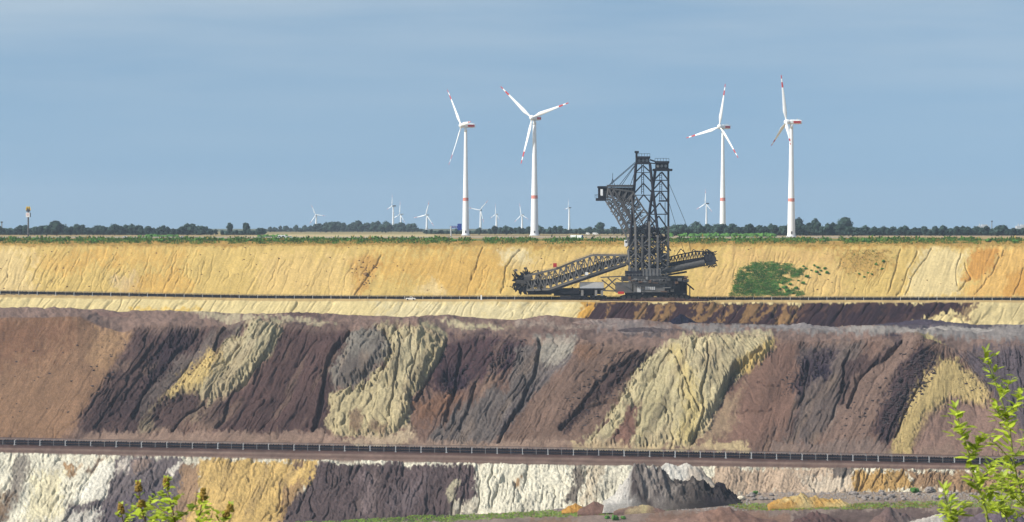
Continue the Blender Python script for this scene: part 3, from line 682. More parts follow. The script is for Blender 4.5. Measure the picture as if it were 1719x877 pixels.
# ------------------------------------------------------------------ heaps standing on the ground
def heap(name, label, px0, px1, pyb, pyt, Y, depth, cols_, skew=0.5, rough=.25, lean=0.0, seed=1, nx=150, ny=60, tail=None, cat='heap'):
    """a tipped ridge: base from px0 to px1 at image height pyb, top pyt"""
    a = PV(px0, pyb, Y); b = PV(px1, pyb, Y); h = (pyb-pyt)/F*Y
    mid = (a+b)/2; half = (b-a).length/2
    u = np.linspace(-1, 1, nx); v = np.linspace(-1, 1, ny)
    Uu, Vv = np.meshgrid(u, v)
    up = np.where(Uu < 2*skew-1, (Uu+1)/(2*skew), (1-Uu)/(2-2*skew))
    prof = np.clip(up, 0, 1)**.85 if tail is None else tab(Uu.ravel(), tail).reshape(Uu.shape)
    cross = np.clip(1-np.abs(Vv)**1.25, 0, 1)
    n = fbm((Uu*half)/3+seed*5, (Vv*depth)/3, seed, 4)-.5
    rl = vn((Uu*half+.4*Vv*depth)/1.3, Vv*2, seed+4)-.5
    Z = h*np.minimum(prof*(1+.25*n), 1.05)*cross + rough*(n*1.6+rl*.7)*np.clip(prof*cross*4, 0, 1) - .35*(1-np.clip(prof*cross*6, 0, 1))
    fine = (fbm(Uu*half/.7+seed, Vv*depth/.7, seed+3, 3)-.5) + .8*(vn((Uu*half+.5*Vv*depth)/.8, Vv*1.5, seed+6)-.5)
    Z = Z + rough*1.1*fine*np.clip(prof*cross*5, 0, 1)
    Z = Z - 3*np.clip((np.maximum(np.abs(Uu), np.abs(Vv))-.965)/.035, 0, 1)
    X = Uu*half + lean*Z; Yv = Vv*depth
    cc = np.zeros(Uu.shape+(3,), np.float32); k = len(cols_)
    sel = np.clip((Uu+1)/2 + .5*(fbm(Uu*3+seed, Vv*2, seed+9, 3)-.5), 0, .999)*k
    for i, c in enumerate(cols_):
        m = np.clip(1-np.abs(sel-.5-i), 0, 1) if k > 1 else np.ones(Uu.shape)
        if i == 0: m = np.where(sel < .5, 1, m)
        if i == k-1: m = np.where(sel > k-.5, 1, m)
        cc += m[..., None]*np.array(lin(c), np.float32)
    cc = np.clip(cc*ALB*(1+.5*n[..., None]), .008, .7)
    o = link(name, attr_grid(name, X, Yv, Z, cc, M['earth']), None, mid)
    return tag(o, label, cat)
heap('spoil_heap','low dark spoil bank along the foot of the excavator',1000,1205,507.5,499.5,1466,4,[(74,56,54),(66,48,50),(88,68,58),(64,46,48)],.4,.9,seed=4,nx=200,tail=[(-1,0),(-.8,.6),(-.5,.8),(-.2,.55),(.1,.9),(.4,.7),(.7,.8),(1,0)])
gy = lambda px, py, s: float(ground(px, py, s).y)
heap('coal_heap','small blue-black heap below the excavator on the middle bench',1116,1174,546,527.5,1404,7,[(30,28,48)],.45,.3,seed=3)
heap('spoil_heap','low brown mound with pale crest left of the blue-black heap',935,1080,552,537,1360,9,[(140,114,104),(150,136,128),(128,108,104)],.35,.5,seed=5)
heap('spoil_heap','long dark mound beside the brown crest below the excavator',1010,1180,558,550,1330,7,[(86,76,78),(96,84,82)],.4,.5,seed=6)
heap('spoil_heap','long pale grey spoil bank below the dark purple face',1130,1480,560,544,1372,12,[(136,128,128),(146,138,136),(150,142,138)],.6,.5,seed=7,nx=150)
heap('spoil_heap','pale grey bank at the right end of the middle bench',1440,1810,572,548,1340,14,[(152,146,142),(174,166,158),(140,132,132)],.4,.6,seed=8,nx=150)
heap('spoil_heap','dark grey flat heap at the foot of the purple face',1440,1650,550,536,1408,8,[(76,68,82),(88,78,88)],.55,.4,seed=9,nx=100)
heap('spoil_heap','low brown dune on the middle bench at the left',60,330,536,523,1372,10,[(136,108,98),(140,112,100)],.4,.3,seed=10,nx=120)
heap('spoil_heap','dark low bank behind the pale yellow crest',430,600,535,523.5,1390,8,[(98,78,74),(110,88,82)],.4,.4,seed=12,nx=100)
# heaps at the foot of the lower face
def fy(px, py): return gy(px, py, 9)
heap('dark_ridge','dark grey tipped ridge running down from the white face to the right',1010,1250,842,777,fy(1130,846)-3,8.5,[(206,200,190),(200,194,186),(80,70,68),(150,140,132),(84,76,72),(66,60,58),(54,48,50),(36,31,38)],.3,1.9,seed=21,nx=220,ny=60,tail=[(-1,0),(-.82,.15),(-.62,.72),(-.5,1),(-.32,.85),(0,.62),(.4,.5),(.7,.36),(.86,.18),(1,0)])
heap('white_heap','white sand bank between the white face and the dark ridge',1078,1200,812,779.5,fy(1130,838)+1.5,6,[(226,220,208),(220,214,202),(196,180,162)],.45,.6,seed=20,nx=150,tail=[(-1,0),(-.8,.8),(-.4,1),(.2,.97),(.6,.8),(.85,.3),(1,0)])
heap('ochre_heap','small orange sand heap at the foot of the white face',942,985,858,845,fy(965,857)-2,4,[(196,146,72)],.55,.45,seed=22)
heap('brown_heap','rounded brown heap beside the small orange sand heap',968,1032,860,840,fy(1000,858)-4,4.5,[(134,104,92)],.45,.25,seed=23)
heap('brown_heap','low wide brown heap in front of the dark ridge',1028,1120,857,838,fy(1070,856)-3,4.5,[(128,104,94),(206,188,140),(136,108,96)],.55,.3,seed=24)
heap('ochre_heap','long low orange sand heap at the foot of the beige face',1286,1432,848,829,fy(1350,846)-2,5,[(192,146,74),(206,184,130),(196,154,84),(204,178,120)],.4,1.0,seed=25,nx=120)
heap('brown_mound','broad smooth brown sand mound at the bottom edge of the view',1030,1390,900,853,fy(1220,878)-8,16,[(150,122,108),(146,114,98),(130,102,92)],.5,.35,seed=26,nx=150)
heap('brown_mound','dark reddish mound at the bottom right edge of the view',1290,1470,900,858,fy(1400,878)-9,11,[(92,70,68),(110,86,82),(92,76,76)],.45,.8,seed=27,nx=120)
heap('brown_mound','grey brown mound right of the dark reddish mound',1430,1590,900,853,fy(1500,878)-10,10,[(130,106,98),(108,90,88),(150,140,130)],.4,.8,seed=28,nx=120)
heap('brown_mound','purple grey mound below the right hand shoot',1560,1790,900,850,fy(1640,878)-10,10,[(120,104,110),(104,92,104)],.5,.8,seed=29,nx=120)
heap('white_heap','narrow streak of white sand in the mounds at bottom right',1505,1600,884,863,fy(1550,878)-18,2.2,[(196,184,172),(210,202,192)],.8,.3,seed=31)

# ------------------------------------------------------------------ loose clods, boulders
def scatter_pts(n, x0, x1, y0, y1, strip, fn=None):
    out = []
    while len(out) < n:
        px = random.uniform(x0, x1); py = random.uniform(y0, y1)
        if fn is None or fn(px, py): out.append((ground(px, py, strip), px, py))
    return out
mb = MB()
for p, px, py in scatter_pts(300, -40, 1760, 416, 494, 1):
    r = random.choice([.18, .22, .26, .3, .42]); mb.ico(p, (r*1.2, r, r), sub=0, jit=.3)
for k in range(40):
    p = ground(random.gauss(612, 9), random.gauss(462, 14), 1); r = random.uniform(.2, .6); mb.ico(p, (r, r, r), sub=0, jit=.3)
p = ground(614, 461, 1); mb.ico(p, (1.4, 1.2, 1.3), sub=1, jit=.2)
tag(mb.build('clods', M['sandclod']), 'loose dark clods lying scattered over the upper yellow face', 'clods', kind='stuff')
mb = MB()
for x0, x1, y0, y1, n in ((1480, 1570, 590, 720, 420), (935, 1080, 590, 720, 260), (1310, 1400, 580, 660, 160), (1400, 1540, 570, 740, 160), (740, 880, 570, 660, 220), (1600, 1720, 590, 660, 90), (160, 360, 560, 720, 200), (0, 220, 550, 720, 60)):
    for p, px, py in scatter_pts(n, x0, x1, y0, y1, 6, lambda px, py: x0 < 300 or abs((px-x0)/(x1-x0) - (1-(py-y0)/(y1-y0))) < .32):
        r = random.choice([.16, .2, .25, .32, .5])*(1.25 if x0 == 1480 else 1); mb.ico(p, (r*1.3, r, r*.8), sub=0, jit=.35)
tag(mb.build('clods', M['clod']), 'loose dark clods strewn down the brown spoil slope', 'clods', kind='stuff')
# boulders on the pit floor
rock_me = []
for k in range(4):
    b = MB(); b.ico((0, 0, .35), (1, .8, .7), sub=2, jit=.16, rnd=random.Random(k)); rock_me.append((b.mesh('boulder', M['rock']), None))
for k in range(2):
    b = MB(); b.ico((0, 0, .35), (1, .8, .6), sub=2, jit=.12, rnd=random.Random(k+9)); rock_me.append((b.mesh('boulder', M['rock_pale']), None))
def boulder(px, py, r, kind, label, group=None):
    o = link('boulder', rock_me[kind][0]); o.location = ground(px, py, 9) + Vector((0, 0, r*.1)); o.scale = (r, r, r*.9); o.rotation_euler = (0, 0, random.uniform(0, 6)); tag(o, label, 'boulder', group)
boulder(1244, 840, 1.5, 4, 'biggest cream boulder lying right of the dark ridge')
boulder(1117, 838, 1.2, 4, 'cream boulder on top of the brown heap before the ridge')
boulder(1108, 848, 1.0, 4, 'cream boulder at the foot of the brown heap')
boulder(1262, 834, 1.4, 1, 'dark grey boulder just behind the biggest cream boulder')
boulder(1560, 818, 2.0, 0, 'tall grey boulder below the ochre face at right')
boulder(1165, 846, 1.0, 0, 'grey boulder in front of the tip of the dark ridge')
for k in range(46):
    px = random.uniform(1420, 1720); boulder(px, random.uniform(829, 841), random.uniform(.5, 1.2), random.randrange(4), 'grey boulder in the rubble band below the ochre face', 'grey boulders along the foot of the ochre face')
for k in range(16):
    px = random.uniform(1255, 1300); boulder(px, random.uniform(828, 842), random.uniform(.4, 1.0), random.randrange(4), 'grey boulder between the cream boulder and orange heap', 'grey boulders left of the orange heap')
for k in range(10):
    px = random.uniform(1120, 1240); boulder(px, random.uniform(842, 850), random.uniform(.35, .7), random.choice([4, 5, 2]), 'small boulder strewn along the front of the dark ridge', 'small boulders before the dark ridge')
mb = MB()
for p, px, py in scatter_pts(1000, 1300, 1740, 827, 842, 9) + scatter_pts(700, 930, 1260, 840, 858, 9):
    r = random.uniform(.12, .42); mb.ico(p, (r*1.3, r, r), sub=0, jit=.3)
tag(mb.build('rubble', M['rock']), 'fine grey rubble spread along the foot of the lower face', 'rubble', kind='stuff')

# ------------------------------------------------------------------ vegetation on the rim and faces
def tuft(mb, p, h, w, n, mi=0):
    for _ in range(n):
        a = random.uniform(0, 6.283); rr = w*math.sqrt(random.random()); x = p[0]+rr*math.cos(a); y = p[1]+rr*math.sin(a)*.8
        zb = p[2]+h*random.random()**1.3*(1-.5*rr/w)*.8; s = random.uniform(.3, .6)*max(.45, h*.55)
        d = Vector((random.gauss(0, 1), random.gauss(0, 1), random.gauss(0, .6))).normalized()*s; e = Vector((random.gauss(0, .4), random.gauss(0, .4), 1)).normalized()*s*random.uniform(.8, 1.6)
        q = Vector((x, y, zb)); mb.add([q-d*.6, q+d*.6, q+d*.35+e, q-d*.35+e], [(0, 1, 2, 3)], mi)
rim_den = lambda px: float(tab([px], [(-100, .8), (200, .9), (430, 1), (860, .9), (1000, .35), (1060, .3), (1130, .8), (1300, 1), (1800, .9)])[0])
mb = MB()
for k in range(9500):
    px = random.uniform(-80, 1800)
    if random.random() > rim_den(px): continue
    if vn(np.array([px/14.]), np.array([3.]), 4)[0] < .22: continue
    t = random.random()**.8; Y = 1583 + t*62
    if Y < 1611: p = ground(px, 404.5 + (1612-Y)/40*8.5, 0)
    else: p = Vector(((px-CX)/F*Y, Y, .15))
    h = random.choice([.9, 1.3, 1.7, 2.1, 2.7])*(.6 + .7*t); tuft(mb, p, h, .9+h*.45, 9, 0 if random.random() < .9 else 1)
tag(mb.build('rim_shrubs', [M['shrub'], M['dry']]), 'low green shrubs and weeds growing along the rim above the yellow face', 'shrubs', kind='stuff')
mb = MB()
for k in range(4200):
    px = random.uniform(-80, 1800); py = random.uniform(406, 415.5); p = ground(px, py, 0 if py < 412 else 1); tuft(mb, p, random.uniform(.4, .9), .9, 3, 0 if random.random() < .82 else 1)
tag(mb.build('dry_grass', [M['dry'], M['shrub']]), 'dry ochre grass covering the lip of the yellow face', 'grass', kind='stuff')
PATCH = [(1225, 497), (1240, 455), (1262, 442), (1300, 441), (1342, 446), (1352, 458), (1330, 470), (1310, 480), (1345, 490), (1352, 498), (1300, 498)]
ptx = np.array([[a, b] for a, b in PATCH])
def in_patch(px, py): return sdf(np.array([px]), np.array([py]), PATCH)[0] > random.uniform(-2, 3) and vn(np.array([px/7]), np.array([py/5]), 6)[0] > (.10 if px < 1305 else .38)
mb = MB()
for p, px, py in scatter_pts(3600, 1218, 1360, 440, 498, 1, in_patch): h = random.uniform(.5, 1.15); tuft(mb, p, h, .8+h*.3, 11)
tag(mb.build('scrub', M['scrub']), 'dense patch of green scrub growing on the yellow face right of the excavator', 'scrub', kind='stuff')
mb = MB()
for k in range(420):
    px = random.gauss(1452, 24); py = 420 + abs(random.gauss(0, 17)); p = ground(px, min(py, 470), 1); tuft(mb, p, random.uniform(.5, 1.2), .8, 4, 0 if random.random() < .6 else 1)
tag(mb.build('weeds', [M['dry'], M['shrub']]), 'yellowish weeds growing on the face right of the green scrub', 'weeds', kind='stuff')
def bush_mesh(seed, h, mat):
    random.seed(seed); b = MB()
    for k in range(5):
        c = (random.gauss(0, .45), random.gauss(0, .4), .45*h+random.uniform(-.15, .25)*h); b.ico(c, (.55, .5, .42*h), sub=1, jit=.3)
    tuft(b, (0, 0, 0), h, 1.1, 60); return b.mesh('bush', mat)
bushes = [bush_mesh(s, 1.3+.2*s, M['scrub']) for s in range(3)]
random.seed(31)
def bush(px, py, sc, strip, label, group=None):
    o = link('bush', bushes[random.randrange(3)]); o.location = ground(px, py, strip); o.scale = (sc, sc, sc); o.rotation_euler = (0, 0, random.uniform(0, 6)); tag(o, label, 'bush', group)
for px, py in [(1332,464),(1339,462),(1349,447),(1352,452),(1340,472),(1348,476),(1326,478),(1322,490),(1330,493),(1318,484),(1337,485),(1354,466),(1312,476),(1308,487),(1300,480)]:
    bush(px, py, random.uniform(.6, 1.15), 1, 'small green bush standing loose at the right border of the scrub patch', 'loose bushes beside the scrub')
for px, py in [(1366,446),(1372,450),(1378,455),(1384,452),(1370,458),(1376,462),(1388,460),(1362,455)]:
    bush(px, py, random.uniform(.5, .9), 1, 'small green bush between the scrub patch and the yellowish weeds', 'bushes between scrub and weeds')
for px, py in [(1470,445),(1480,452),(1457,458),(1463,462),(1482,440),(1450,466),(1441,460)]:
    bush(px, py, random.uniform(.45, .8), 1, 'small bush among the yellowish weeds on the right of the face', 'bushes in the weeds')
for k in range(60):
    px = -40 + 31*k + random.uniform(-9, 9)
    if 990 < px < 1100: continue
    Y = random.uniform(1595, 1630); o = link('bush', bushes[random.randrange(3)]); sc = random.uniform(.8, 1.5)
    o.location = ((px-CX)/F*Y, Y, .1 if Y > 1612 else float(ground(px, 404.5+(1612-Y)/40*8.5, 0).z)); o.scale = (sc*1.3, sc, sc*.9)
    side = 'left of the excavator' if px < 1040 else 'right of the excavator'
    tag(o, 'dark green bush on the rim of the pit '+side, 'bush', 'rim bushes '+side)
# grass strip on the pit floor
mb = MB()
GR = [(440, 884), (620, 872), (860, 862), (1000, 857), (1130, 850), (1135, 856), (1010, 866), (860, 871), (600, 883)]
GR2 = [(1190, 842), (1260, 846), (1430, 847), (1600, 842), (1720, 842), (1720, 851), (1560, 852), (1430, 856), (1260, 858)]
for poly, n in ((GR, 3600), (GR2, 3000)):
    x0, x1 = min(p[0] for p in poly), max(p[0] for p in poly); y0, y1 = min(p[1] for p in poly), max(p[1] for p in poly)
    qx = np.random.default_rng(5).uniform(x0, x1, n*9); qy = np.random.default_rng(6).uniform(y0, y1, n*9); d = sdf(qx, qy, poly); nn = vn(qx/9, qy/3, 2)
    ok = np.where(d > 4*(nn-.6))[0][:n]
    for i in ok:
        tuft(mb, ground(qx[i], qy[i], 9), random.uniform(.3, .6), .55, 4, 1 if random.random() < (.05 if poly is GR else .3) else 0)
tag(mb.build('grass', [M['grass'], M['dry']]), 'strip of green grass along the floor of the pit', 'grass', kind='stuff')
for px, py, s in [(1019, 872, .9), (1033, 874, 1.1), (1046, 873, .9)]:
    bush(px, py, s, 9, 'dark weed on the pit floor before the smooth brown mound', 'dark weeds on the pit floor')
bush(1268, 830, 1.0, 9, 'green weed between the boulders left of the orange heap'); bush(1535, 828, 1.2, 9, 'green weed on the rubble below the ochre face')

# ------------------------------------------------------------------ belt conveyors
def conveyor(name, label, path, top_px, step, x0, x1, strip, heavy):
    """path: (px, py of the feet, Y)"""
    pxs = [p[0] for p in path]; pys = [p[1] for p in path]; Ys = [p[2] for p in path]
    def at(px): return PV(px, float(np.interp(px, pxs, pys)), float(np.interp(px, pxs, Ys)))
    org = at((x0+x1)/2); root = tag(empty(name, org), label, 'conveyor')
    H = top_px/F*float(np.mean(Ys))
    xs = [x0+(x1-x0)*i/60 for i in range(61)]; pts = [at(x)-org for x in xs]
    def run(nm, dy, z, w, h, mat):
        b = MB()
        for a, c in zip(pts[:-1], pts[1:]): b.bar(a+Vector((0, dy, z)), c+Vector((0, dy, z)), w, h)
        return b.build(nm, mat, root)
    def slab(nm, dy, z, wy_, hz, mat):
        b = MB()
        for a, c in zip(pts[:-1], pts[1:]):
            vs = [q+Vector((0, dy+sy*wy_/2, z+sz*hz/2)) for q in (a, c) for sy in (-1, 1) for sz in (-1, 1)]
            b.add(vs, [(0, 1, 3, 2), (4, 6, 7, 5), (0, 4, 5, 1), (2, 3, 7, 6), (0, 2, 6, 4), (1, 5, 7, 3)])
        return b.build(nm, mat, root)
    slab('carrying_belt', 0, H*.62, 2.2, H*.10, M['rubber']); slab('return_belt', 0, H*.28, 2.0, H*.07, M['rubber'])
    slab('side_beam', -1.25, H*.52, .16, H*(.17 if heavy else .5), M['steel2']); slab('side_beam', 1.25, H*.52, .16, H*.17, M['steel2'])
    slab('lower_beam', -1.28, H*.22, .12, H*.13, M['steel2'])
    slab('hood_rail', -1.0, H*.88, .14, .13, M['steel3']); slab('hood_rail', 1.0, H*.97, .12, .12, M['steel'])
    leg = MB()
    leg.box((0, -1.38, H*.40), (.32 if heavy else .24, .2, H*.8)); leg.box((0, 1.38, H*.42), (.26, .2, H*.84)); leg.box((0, 0, H*.40), (.22, 2.5, .16)); leg.box((0, -1.5, .1), (.7, .7, .2)); leg.box((0, 1.5, .1), (.7, .7, .2))
    big = leg.mesh('support', M['galv'])
    leg2 = MB(); leg2.box((0, -1.38, H*.42), (.2, .16, H*.84)); leg2.box((0, 1.38, H*.5), (.16, .16, H)); leg2.box((0, 0, H*.72), (.12, 2.6, .12))
    slim = leg2.mesh('support', M['steel3'])
    idl = MB(); px = x0; k = 0
    while px < x1:
        so_ = link('support', big if k % 2 == 0 else slim, root, at(px)-org); so_.scale = (random.uniform(.8, 1.25), 1, random.uniform(.88, 1.06)); so_.rotation_euler = (0, random.uniform(-.04, .04), 0)
        for q in range(1, 5):
            c = at(px+step*q/5)-org
            idl.box(c+Vector((0, -1.3, H*(.72 if q % 2 else .76))), (.5, .25, H*.14)); idl.box(c+Vector((0, -1.1, H*.31)), (.3, .4, H*.2))
            if (k*5+q) % 3 == 0: idl.box(c+Vector((.4, -1.0, H*.86)), (random.uniform(.6, 1.6), .08, .08))
        px += step*(.92 if k % 2 else 1.08); k += 1
    tag(idl.build('idlers', M['steel2'], root), kind='stuff')
    # spilled dark material under the belt
    sp = MB()
    for i in range(260):
        c = at(random.uniform(x0, x1))-org; sp.ico((c.x, c.y-random.uniform(1.2, 3), c.z-.05), (random.uniform(.5, 1.8), .5, random.uniform(.12, .4)), sub=0, jit=.3)
    tag(sp.build('spillage', M['clod'], root), kind='stuff')
    return root
lowp = [(x, y, flat_y(y, bench3)) for x, y in ((-300, 741.5), (0, 747), (430, 755), (860, 762.5), (1290, 771), (1719, 780.5), (2000, 787))]
lowp = [(x, y, Y) for x, y, Y in lowp]
conveyor('belt_conveyor', 'lower long black belt conveyor on the bench below the spoil slope', lowp, 12.5, 21.3, -60, 1790, 7, True)
upp = [(x, y, 1492) for x, y in ((-300, 492), (0, 494.5), (200, 498), (430, 502), (640, 503.5), (860, 504), (1290, 505), (1719, 505.5), (2000, 506))]
conveyor('belt_conveyor', 'upper long black belt conveyor at the foot of the yellow face', upp, 7.5, 15.4, -60, 1790, 2, False)

# ------------------------------------------------------------------ wind turbines
def blade_mesh(Rb, chord, banded, pitch):
    """blade along +Z, chord along X, thickness along Y; twisted"""
    b = MB(); n = 26; rings = []; M_ = 10
    for i in range(n+1):
        t = i/n; z = Rb*(.02+.98*t)
        if t < .06: c, th = chord*.42, chord*.40
        else:
            k = (t-.06)/.94; c = chord*(.42+(1-.42)*min(1, k/.16)) if k < .16 else chord*(1-.80*((k-.16)/.84)**.9); th = c*(.42-.28*min(1, k*2.2))
        tw = pitch + R(14)*(1-t)**2
        ring = []
        for j in range(M_):
            a = 2*math.pi*j/M_; x = c*(.5*math.cos(a)-.18); y = th*.5*math.sin(a)*(1 if math.cos(a) > -.5 else .7)
            ring.append((x*math.cos(tw)-y*math.sin(tw), x*math.sin(tw)+y*math.cos(tw)-.02*Rb*t*t, z))
        rings.append(ring)
    for i in range(n):
        t = (i+.5)/n; red = banded and (t > .93 or .72 < t < .83)
        vs = rings[i]+rings[i+1]; b.add(vs, [(j, (j+1) % M_, M_+(j+1) % M_, M_+j) for j in range(M_)], 1 if red else 0)
    b.add(rings[-1], [tuple(range(M_))], 1 if banded else 0)
    return b
def turbine(label, hub, base_py, Y, Rpx, ang0, c, tower_r, base_r, banded=True, group=None, cone=7, pitch=R(6), redstripe=True, band_py=None, nac='white'):
    """hub = photo position, c = cosine of the rotor yaw, ang0 = clockwise angle of the first blade from up"""
    hp = PV(hub[0], hub[1], Y); bp = PV(hub[0], base_py, Y); sc = Y/F; Rb = Rpx*sc
    yaw = math.acos(c)                                     # rotor axis turned from -Y towards -X
    ax = Vector((-math.sin(yaw), -math.cos(yaw), 0))
    over = Rb*.105
    # photo hub position is the rotor hub: the tower stands behind it
    tp = hp - ax*over; H = hp.z-bp.z
    root = tag(empty('wind_turbine', (tp.x, tp.y, bp.z)), label, 'wind turbine', group)
    t = MB(); prof = [(0, base_r*1.08), (.02, base_r), (.25, base_r*.80+tower_r*.2), (.6, base_r*.35+tower_r*.65), (1, tower_r)]
    def rad(k): return float(np.interp(k, [p[0] for p in prof], [p[1] for p in prof]))
    top = H - Rb*.045; ks = [i/24 for i in range(25)]
    kb = None if band_py is None else (base_py-band_py)*sc/top
    for a, b_ in zip(ks[:-1], ks[1:]): t.tube((0, 0, a*top), (0, 0, b_*top), rad(a), rad(b_), 24, 0, caps=(b_ == 1))
    t.build('tower', M['white'], root, smooth=True)
    if kb:
        w = 5.5*sc/2; b2 = MB(); b2.tube((0, 0, kb*top-w), (0, 0, kb*top+w), rad(kb-.02)+.02, rad(kb+.02)+.02, 24, 0, False); b2.build('painted_band', M['salmon'], root, smooth=True)
    if base_r > 2:
        f_ = MB(); f_.tube((0, 0, -.3), (0, 0, .9), base_r*1.45, base_r*1.2, 24); f_.build('foundation', M['pale'], root)
        dr = MB(); dr.box((0, -base_r*.98, 3.2), (1.2, .3, 2.4)); dr.build('door', M['steel'], root)
    na = empty('nacelle_body', (0, 0, 0)); bpy.data.objects.remove(na)
    rot = ax.to_track_quat('-Y', 'Z').to_matrix()           # local -Y = rotor axis
    n = MB(); Ln = Rb*.32; Wn = Rb*.085; Hn = Rb*.10
    secs = [(-over*.62, .62), (-over*.3, .9), (0, 1.0), (Ln*.5, 1.0), (Ln*.68, .82)]
    rings = []
    for y, k in secs:
        ring = []
        for j in range(12):
            a = 2*math.pi*j/12; cx, cz = math.cos(a), math.sin(a); s_ = (abs(cx)**4+abs(cz)**4)**-.25
            ring.append(rot @ Vector((Wn*.5*k*cx*s_, y, Hn*.5*k*cz*s_)) + Vector((0, 0, H)))
        rings.append(ring)
    for r0, r1 in zip(rings[:-1], rings[1:]): n.add(r0+r1, [(j, (j+1) % 12, 12+(j+1) % 12, 12+j) for j in range(12)])
    n.add(rings[0], [tuple(range(12))]); n.add(rings[-1], [tuple(reversed(range(12)))])
    no = n.build('nacelle', M['white'] if nac == 'white' else M['dark'], root)
    if redstripe:
        st = MB()
        for sx in (-1, 1): st.box(rot @ Vector((sx*(Wn*.5+.06), Ln*.36, -Hn*.05)) + Vector((0, 0, H)), (.1, Ln*.5, Hn*.5), 0, rot)
        st.box(rot @ Vector((0, Ln*.683, 0)) + Vector((0, 0, H)), (Wn*.7, .12, Hn*.7), 0, rot)
        st.build('red_stripe', M['red'], no)
        an = MB(); an.box(rot @ Vector((0, Ln*.55, Hn*.62)) + Vector((0, 0, H)), (.15, .15, Hn*.4)); an.box(rot @ Vector((0, Ln*.4, Hn*.62)) + Vector((0, 0, H)), (.5, .9, Hn*.3)); an.build('wind_vane', M['galv'], no)
    hb = Vector((0, 0, H)) + ax*over
    h = MB(); prev = None
    for k, (d, r) in enumerate(((-.05, .05), (0, .058), (.03, .05), (.055, .025), (.06, .004))):
        if prev: h.tube(hb+ax*prev[0]*Rb, hb+ax*d*Rb, prev[1]*Rb, r*Rb, 14, 0, False)
        prev = (d, r)
    h.build('hub', M['white'], root, smooth=True)
    bm_ = blade_mesh(Rb, Rb*.085, banded, pitch).mesh('blade', [M['white'], M['red']], True)
    rx = Vector((-ax.y, ax.x, 0))                            # horizontal axis of the rotor plane, to the right
    if rx.x < 0: rx = -rx
    cone_a = math.atan(cone/ max(Rpx, 1)) if cone else 0
    for k in range(3):
        a = R(ang0+120*k); d = (rx*math.sin(a)+Vector((0, 0, 1))*math.cos(a))
        d = (d*math.cos(cone_a) + ax*math.sin(cone_a)).normalized()
        yv = (-ax - d*(-ax).dot(d)).normalized()             # downwind side
        xv = yv.cross(d)
        ob = link('blade', bm_, root); ob.matrix_local = Matrix((xv, yv, d)).transposed().to_4x4()
        ob.location = hb
    return root
turbine('tall white wind turbine left of the pair, with rotor seen nearly edge on', (774.5, 211), 395.5, 2750, 74, -33, .36, 1.35, 3.1, band_py=335, cone=9, pitch=R(8))
turbine('tall white wind turbine with widest open rotor left of the excavator', (893, 198), 396, 2720, 79, -47, .85, 1.5, 3.6, band_py=331, cone=5)
turbine('tall white wind turbine just right of the excavator mast', (1208, 213), 394, 3100, 74, 16.5, .66, 1.35, 3.3, band_py=335, cone=6, pitch=R(6))
turbine('tall white wind turbine farthest right, blade pointing straight up', (1320.5, 205), 398, 2350, 79, 1, .15, 1.35, 3.1, band_py=336, cone=8, pitch=R(78))
small = [
 (530, 361, 383, 19, -24, .92, 'small far wind turbine alone above the left wood, blades toward left and right'),
 (658, 346, 384, 21, 14, .4, 'taller of two close far wind turbines above the wood'),
 (671, 360, 384, 22, 9, .6, 'shorter of two close far wind turbines above the wood'),
 (715, 361, 384, 25, 18, .85, 'small far wind turbine at right end of the wood'),
 (806, 353, 384, 22, 42, .95, 'small far wind turbine between the two left tall turbines, dark blade to upper right'),
 (832, 360, 384, 17, 5, .6, 'faint far wind turbine left of the widest rotor turbine'),
 (875, 361, 384, 20, -8, .7, 'small far wind turbine close behind the tall turbine with widest rotor'),
 (954, 349, 384, 16, 20, .3, 'faint far wind turbine left of the excavator boom'),
 (1184, 342, 384, 24, 6, .6, 'small far wind turbine just right of the excavator cable')]
for hx, hy, by, rp, a0, c, lab in small:
    turbine(lab, (hx, hy), by+2, 6600, rp, a0, c, 1.5, 2.6 if hx not in () else 2, banded=True, cone=1, redstripe=False, group='far small wind turbines', nac='dark' if hx in (658, 806, 954, 1184) else 'white')
# ------------------------------------------------------------------ trees of the far hedge lines
def tree_mesh(seed, w, h):
    rnd = random.Random(seed); b = MB(); lobes = []
    for k in range(11):
        a = rnd.uniform(0, 6.28); rr = rnd.uniform(0, .36)*w; z = rnd.uniform(.28, .86)*h
        rr *= 1-.6*max(0, z/h-.55)/.45
        lobes.append((rr*math.cos(a), rr*math.sin(a), z, rnd.uniform(.15, .25)*w))
    lobes.append((0, 0, h*.82, .2*w)); lobes.append((0, 0, h*.5, .3*w))
    for x, y, z, r in lobes:
        b.ico((x, y, z), (r*.8, r*.8, r*.75), sub=1, jit=.25, rnd=rnd)
        for q in range(34):
            d = Vector((rnd.gauss(0, 1), rnd.gauss(0, 1), rnd.gauss(0, 1))).normalized(); c = Vector((x, y, z))+d*r*rnd.uniform(.8, 1.25); s = rnd.uniform(.4, .8)
            e = Vector((rnd.gauss(0, 1), rnd.gauss(0, 1), rnd.gauss(0, 1))).normalized(); f = d.cross(e).normalized()*s; e = f.cross(d)*1.2
            b.add([c-f-e, c+f-e*.6, c+f*.8+e, c-f*.7+e*.8], [(0, 1, 2, 3)])
    crown = b.mesh('crown', M['tree']); t = MB(); t.tube((0, 0, -.3), (0, 0, h*.45), w*.035, w*.02, 7)
    for k in range(4):
        a = rnd.uniform(0, 6.28); t.tube((0, 0, h*(.2+.06*k)), (math.cos(a)*w*.25, math.sin(a)*w*.25, h*(.42+.07*k)), w*.015, w*.006, 5)
    return crown, t.mesh('trunk', M['bark'])
protos = [tree_mesh(s, w, 12) for s, w in ((1, 12), (2, 10), (3, 14), (4, 11), (5, 9), (6, 13))]
